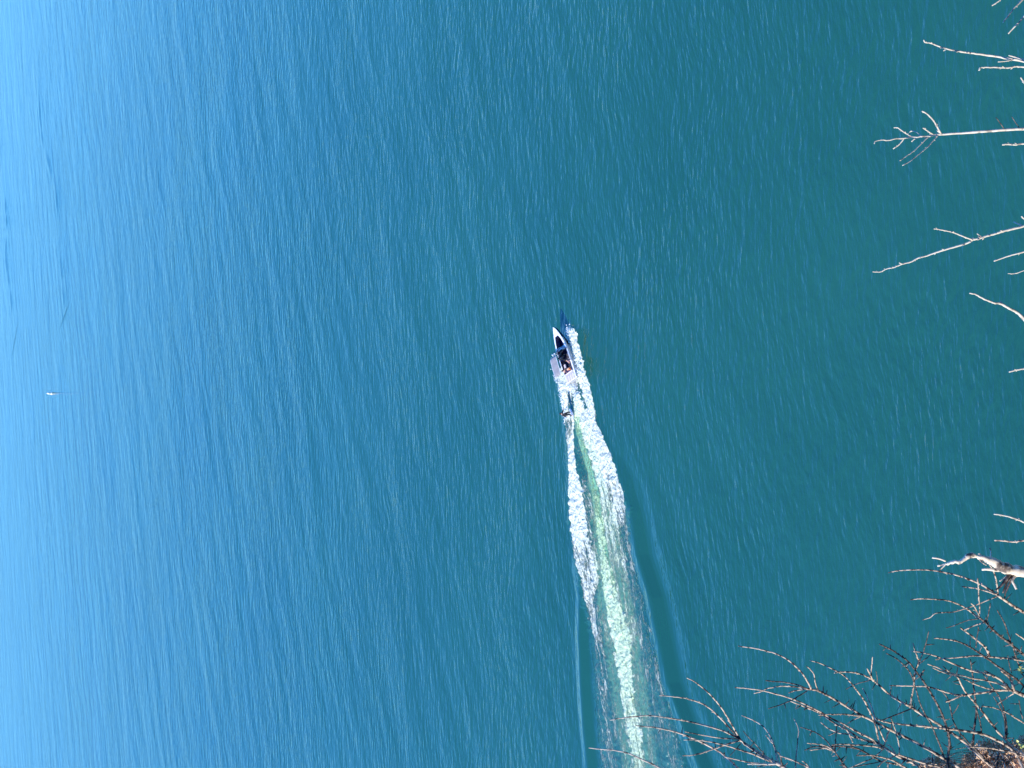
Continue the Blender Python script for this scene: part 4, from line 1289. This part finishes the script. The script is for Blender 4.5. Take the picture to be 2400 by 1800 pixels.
sp = on_plane(1344, 970)
surfer = person('person in a black wetsuit and vest surfing the foam behind the motorboat', sp + Vector((0, 0, .26)), HEAD - 1.35, 'ride', M_wet, M_vest, wet=True)
v, f = [], []
NL = 21
for i in range(NL):
    t = i / (NL - 1) * 2 - 1
    w_ = .25 * (1 - abs(t) ** 2.6) ** .6 + .004
    zz = .05 * abs(t) ** 3
    v += [(t * .72, -w_, zz), (t * .72, 0, zz - .012), (t * .72, w_, zz), (t * .72, w_, zz + .028), (t * .72, 0, zz + .036), (t * .72, -w_, zz + .028)]
for i in range(NL - 1):
    for j in range(6):
        q = (j + 1) % 6
        f.append((i * 6 + j, i * 6 + q, (i + 1) * 6 + q, (i + 1) * 6 + j))
f.append((0, 1, 2, 3, 4, 5)); f.append(tuple((NL - 1) * 6 + j for j in range(6)))
sb = mesh_obj('surfboard', v, f, simple('board_white', (.7, .7, .68), .3, .05, 6), smooth=True)
sb.location = sp + Vector((0, 0, .215)); sb.rotation_euler = (0, 0, HEAD + .22)
sb['label'] = 'short pale surfboard under the feet of the person in the wetsuit'
sb['category'] = 'surfboard'

# spray thrown up beside and behind the hull
M_spray = simple('spray', (0.82, 0.86, 0.87), .6, .04, 5)
mb = MB()
ico = bmesh.new(); bmesh.ops.create_icosphere(ico, subdivisions=1, radius=1)
iv = [v_.co.copy() for v_ in ico.verts]; iff = [tuple(v_.index for v_ in f_.verts) for f_ in ico.faces]
ico.free()
rn = random.Random(90)
def drops(path, n, spread, hmax, r0, r1):
    for k in range(n):
        i = rn.randrange(len(path) - 1)
        t = rn.random()
        q = on_plane(path[i][0] * (1 - t) + path[i + 1][0] * t, path[i][1] * (1 - t) + path[i + 1][1] * t)
        q += Vector((rn.gauss(0, spread), rn.gauss(0, spread), .10 + abs(rn.gauss(0, hmax))))
        r_ = rn.uniform(r0, r1) * (.6 if q.z > .6 else 1)
        st_ = Vector((rn.uniform(.7, 1.5), rn.uniform(.7, 1.5), rn.uniform(.7, 1.3)))
        mb.add([q + Vector((a_.x * st_.x, a_.y * st_.y, a_.z * st_.z)) * r_ for a_ in iv], iff)
drops([(1337, 772), (1338, 800), (1345, 830), (1353, 860), (1366, 880)], 900, .30, .28, .02, .07)
drops([(1366, 880), (1378, 930), (1386, 985), (1410, 1060)], 350, .35, .10, .02, .05)
drops([(1302, 878), (1312, 900), (1320, 940), (1328, 990)], 240, .18, .10, .02, .05)
drops([(1330, 895), (1345, 905), (1356, 925), (1357, 950)], 400, .35, .18, .02, .06)
drops([(1299, 830), (1301, 850), (1303, 870)], 120, .15, .12, .02, .06)
spray = mb.build('spray', M_spray, smooth=True)
spray['kind'] = 'stuff'
spray['label'] = 'white droplets of spray flung up beside and behind the motorboat'
spray['category'] = 'spray'

# ---------------------------------------------------------------- far white marker
bp_ = on_plane(121.5, 922)
buoy = empty('marker_buoy', bp_, 'small white upright marker float far out on the pale blue water, with its reflection', 'buoy', rot=(R(4), R(3), 0))
buoy.scale = (0.9, 0.9, 0.85)
M_buoy = simple('buoy_white', (.72, .72, .70), .4, .04, 3)
MB().lathe([(.40, -.5), (.66, -.2), (.74, .1), (.66, .45), (.50, .62)], n=20).build('float', M_buoy, buoy, smooth=True)
MB().lathe([(.50, .6), (.50, 1.6), (.42, 1.85), (.22, 2.25), (.06, 2.4)], n=20).build('pillar', M_buoy, buoy, smooth=True)
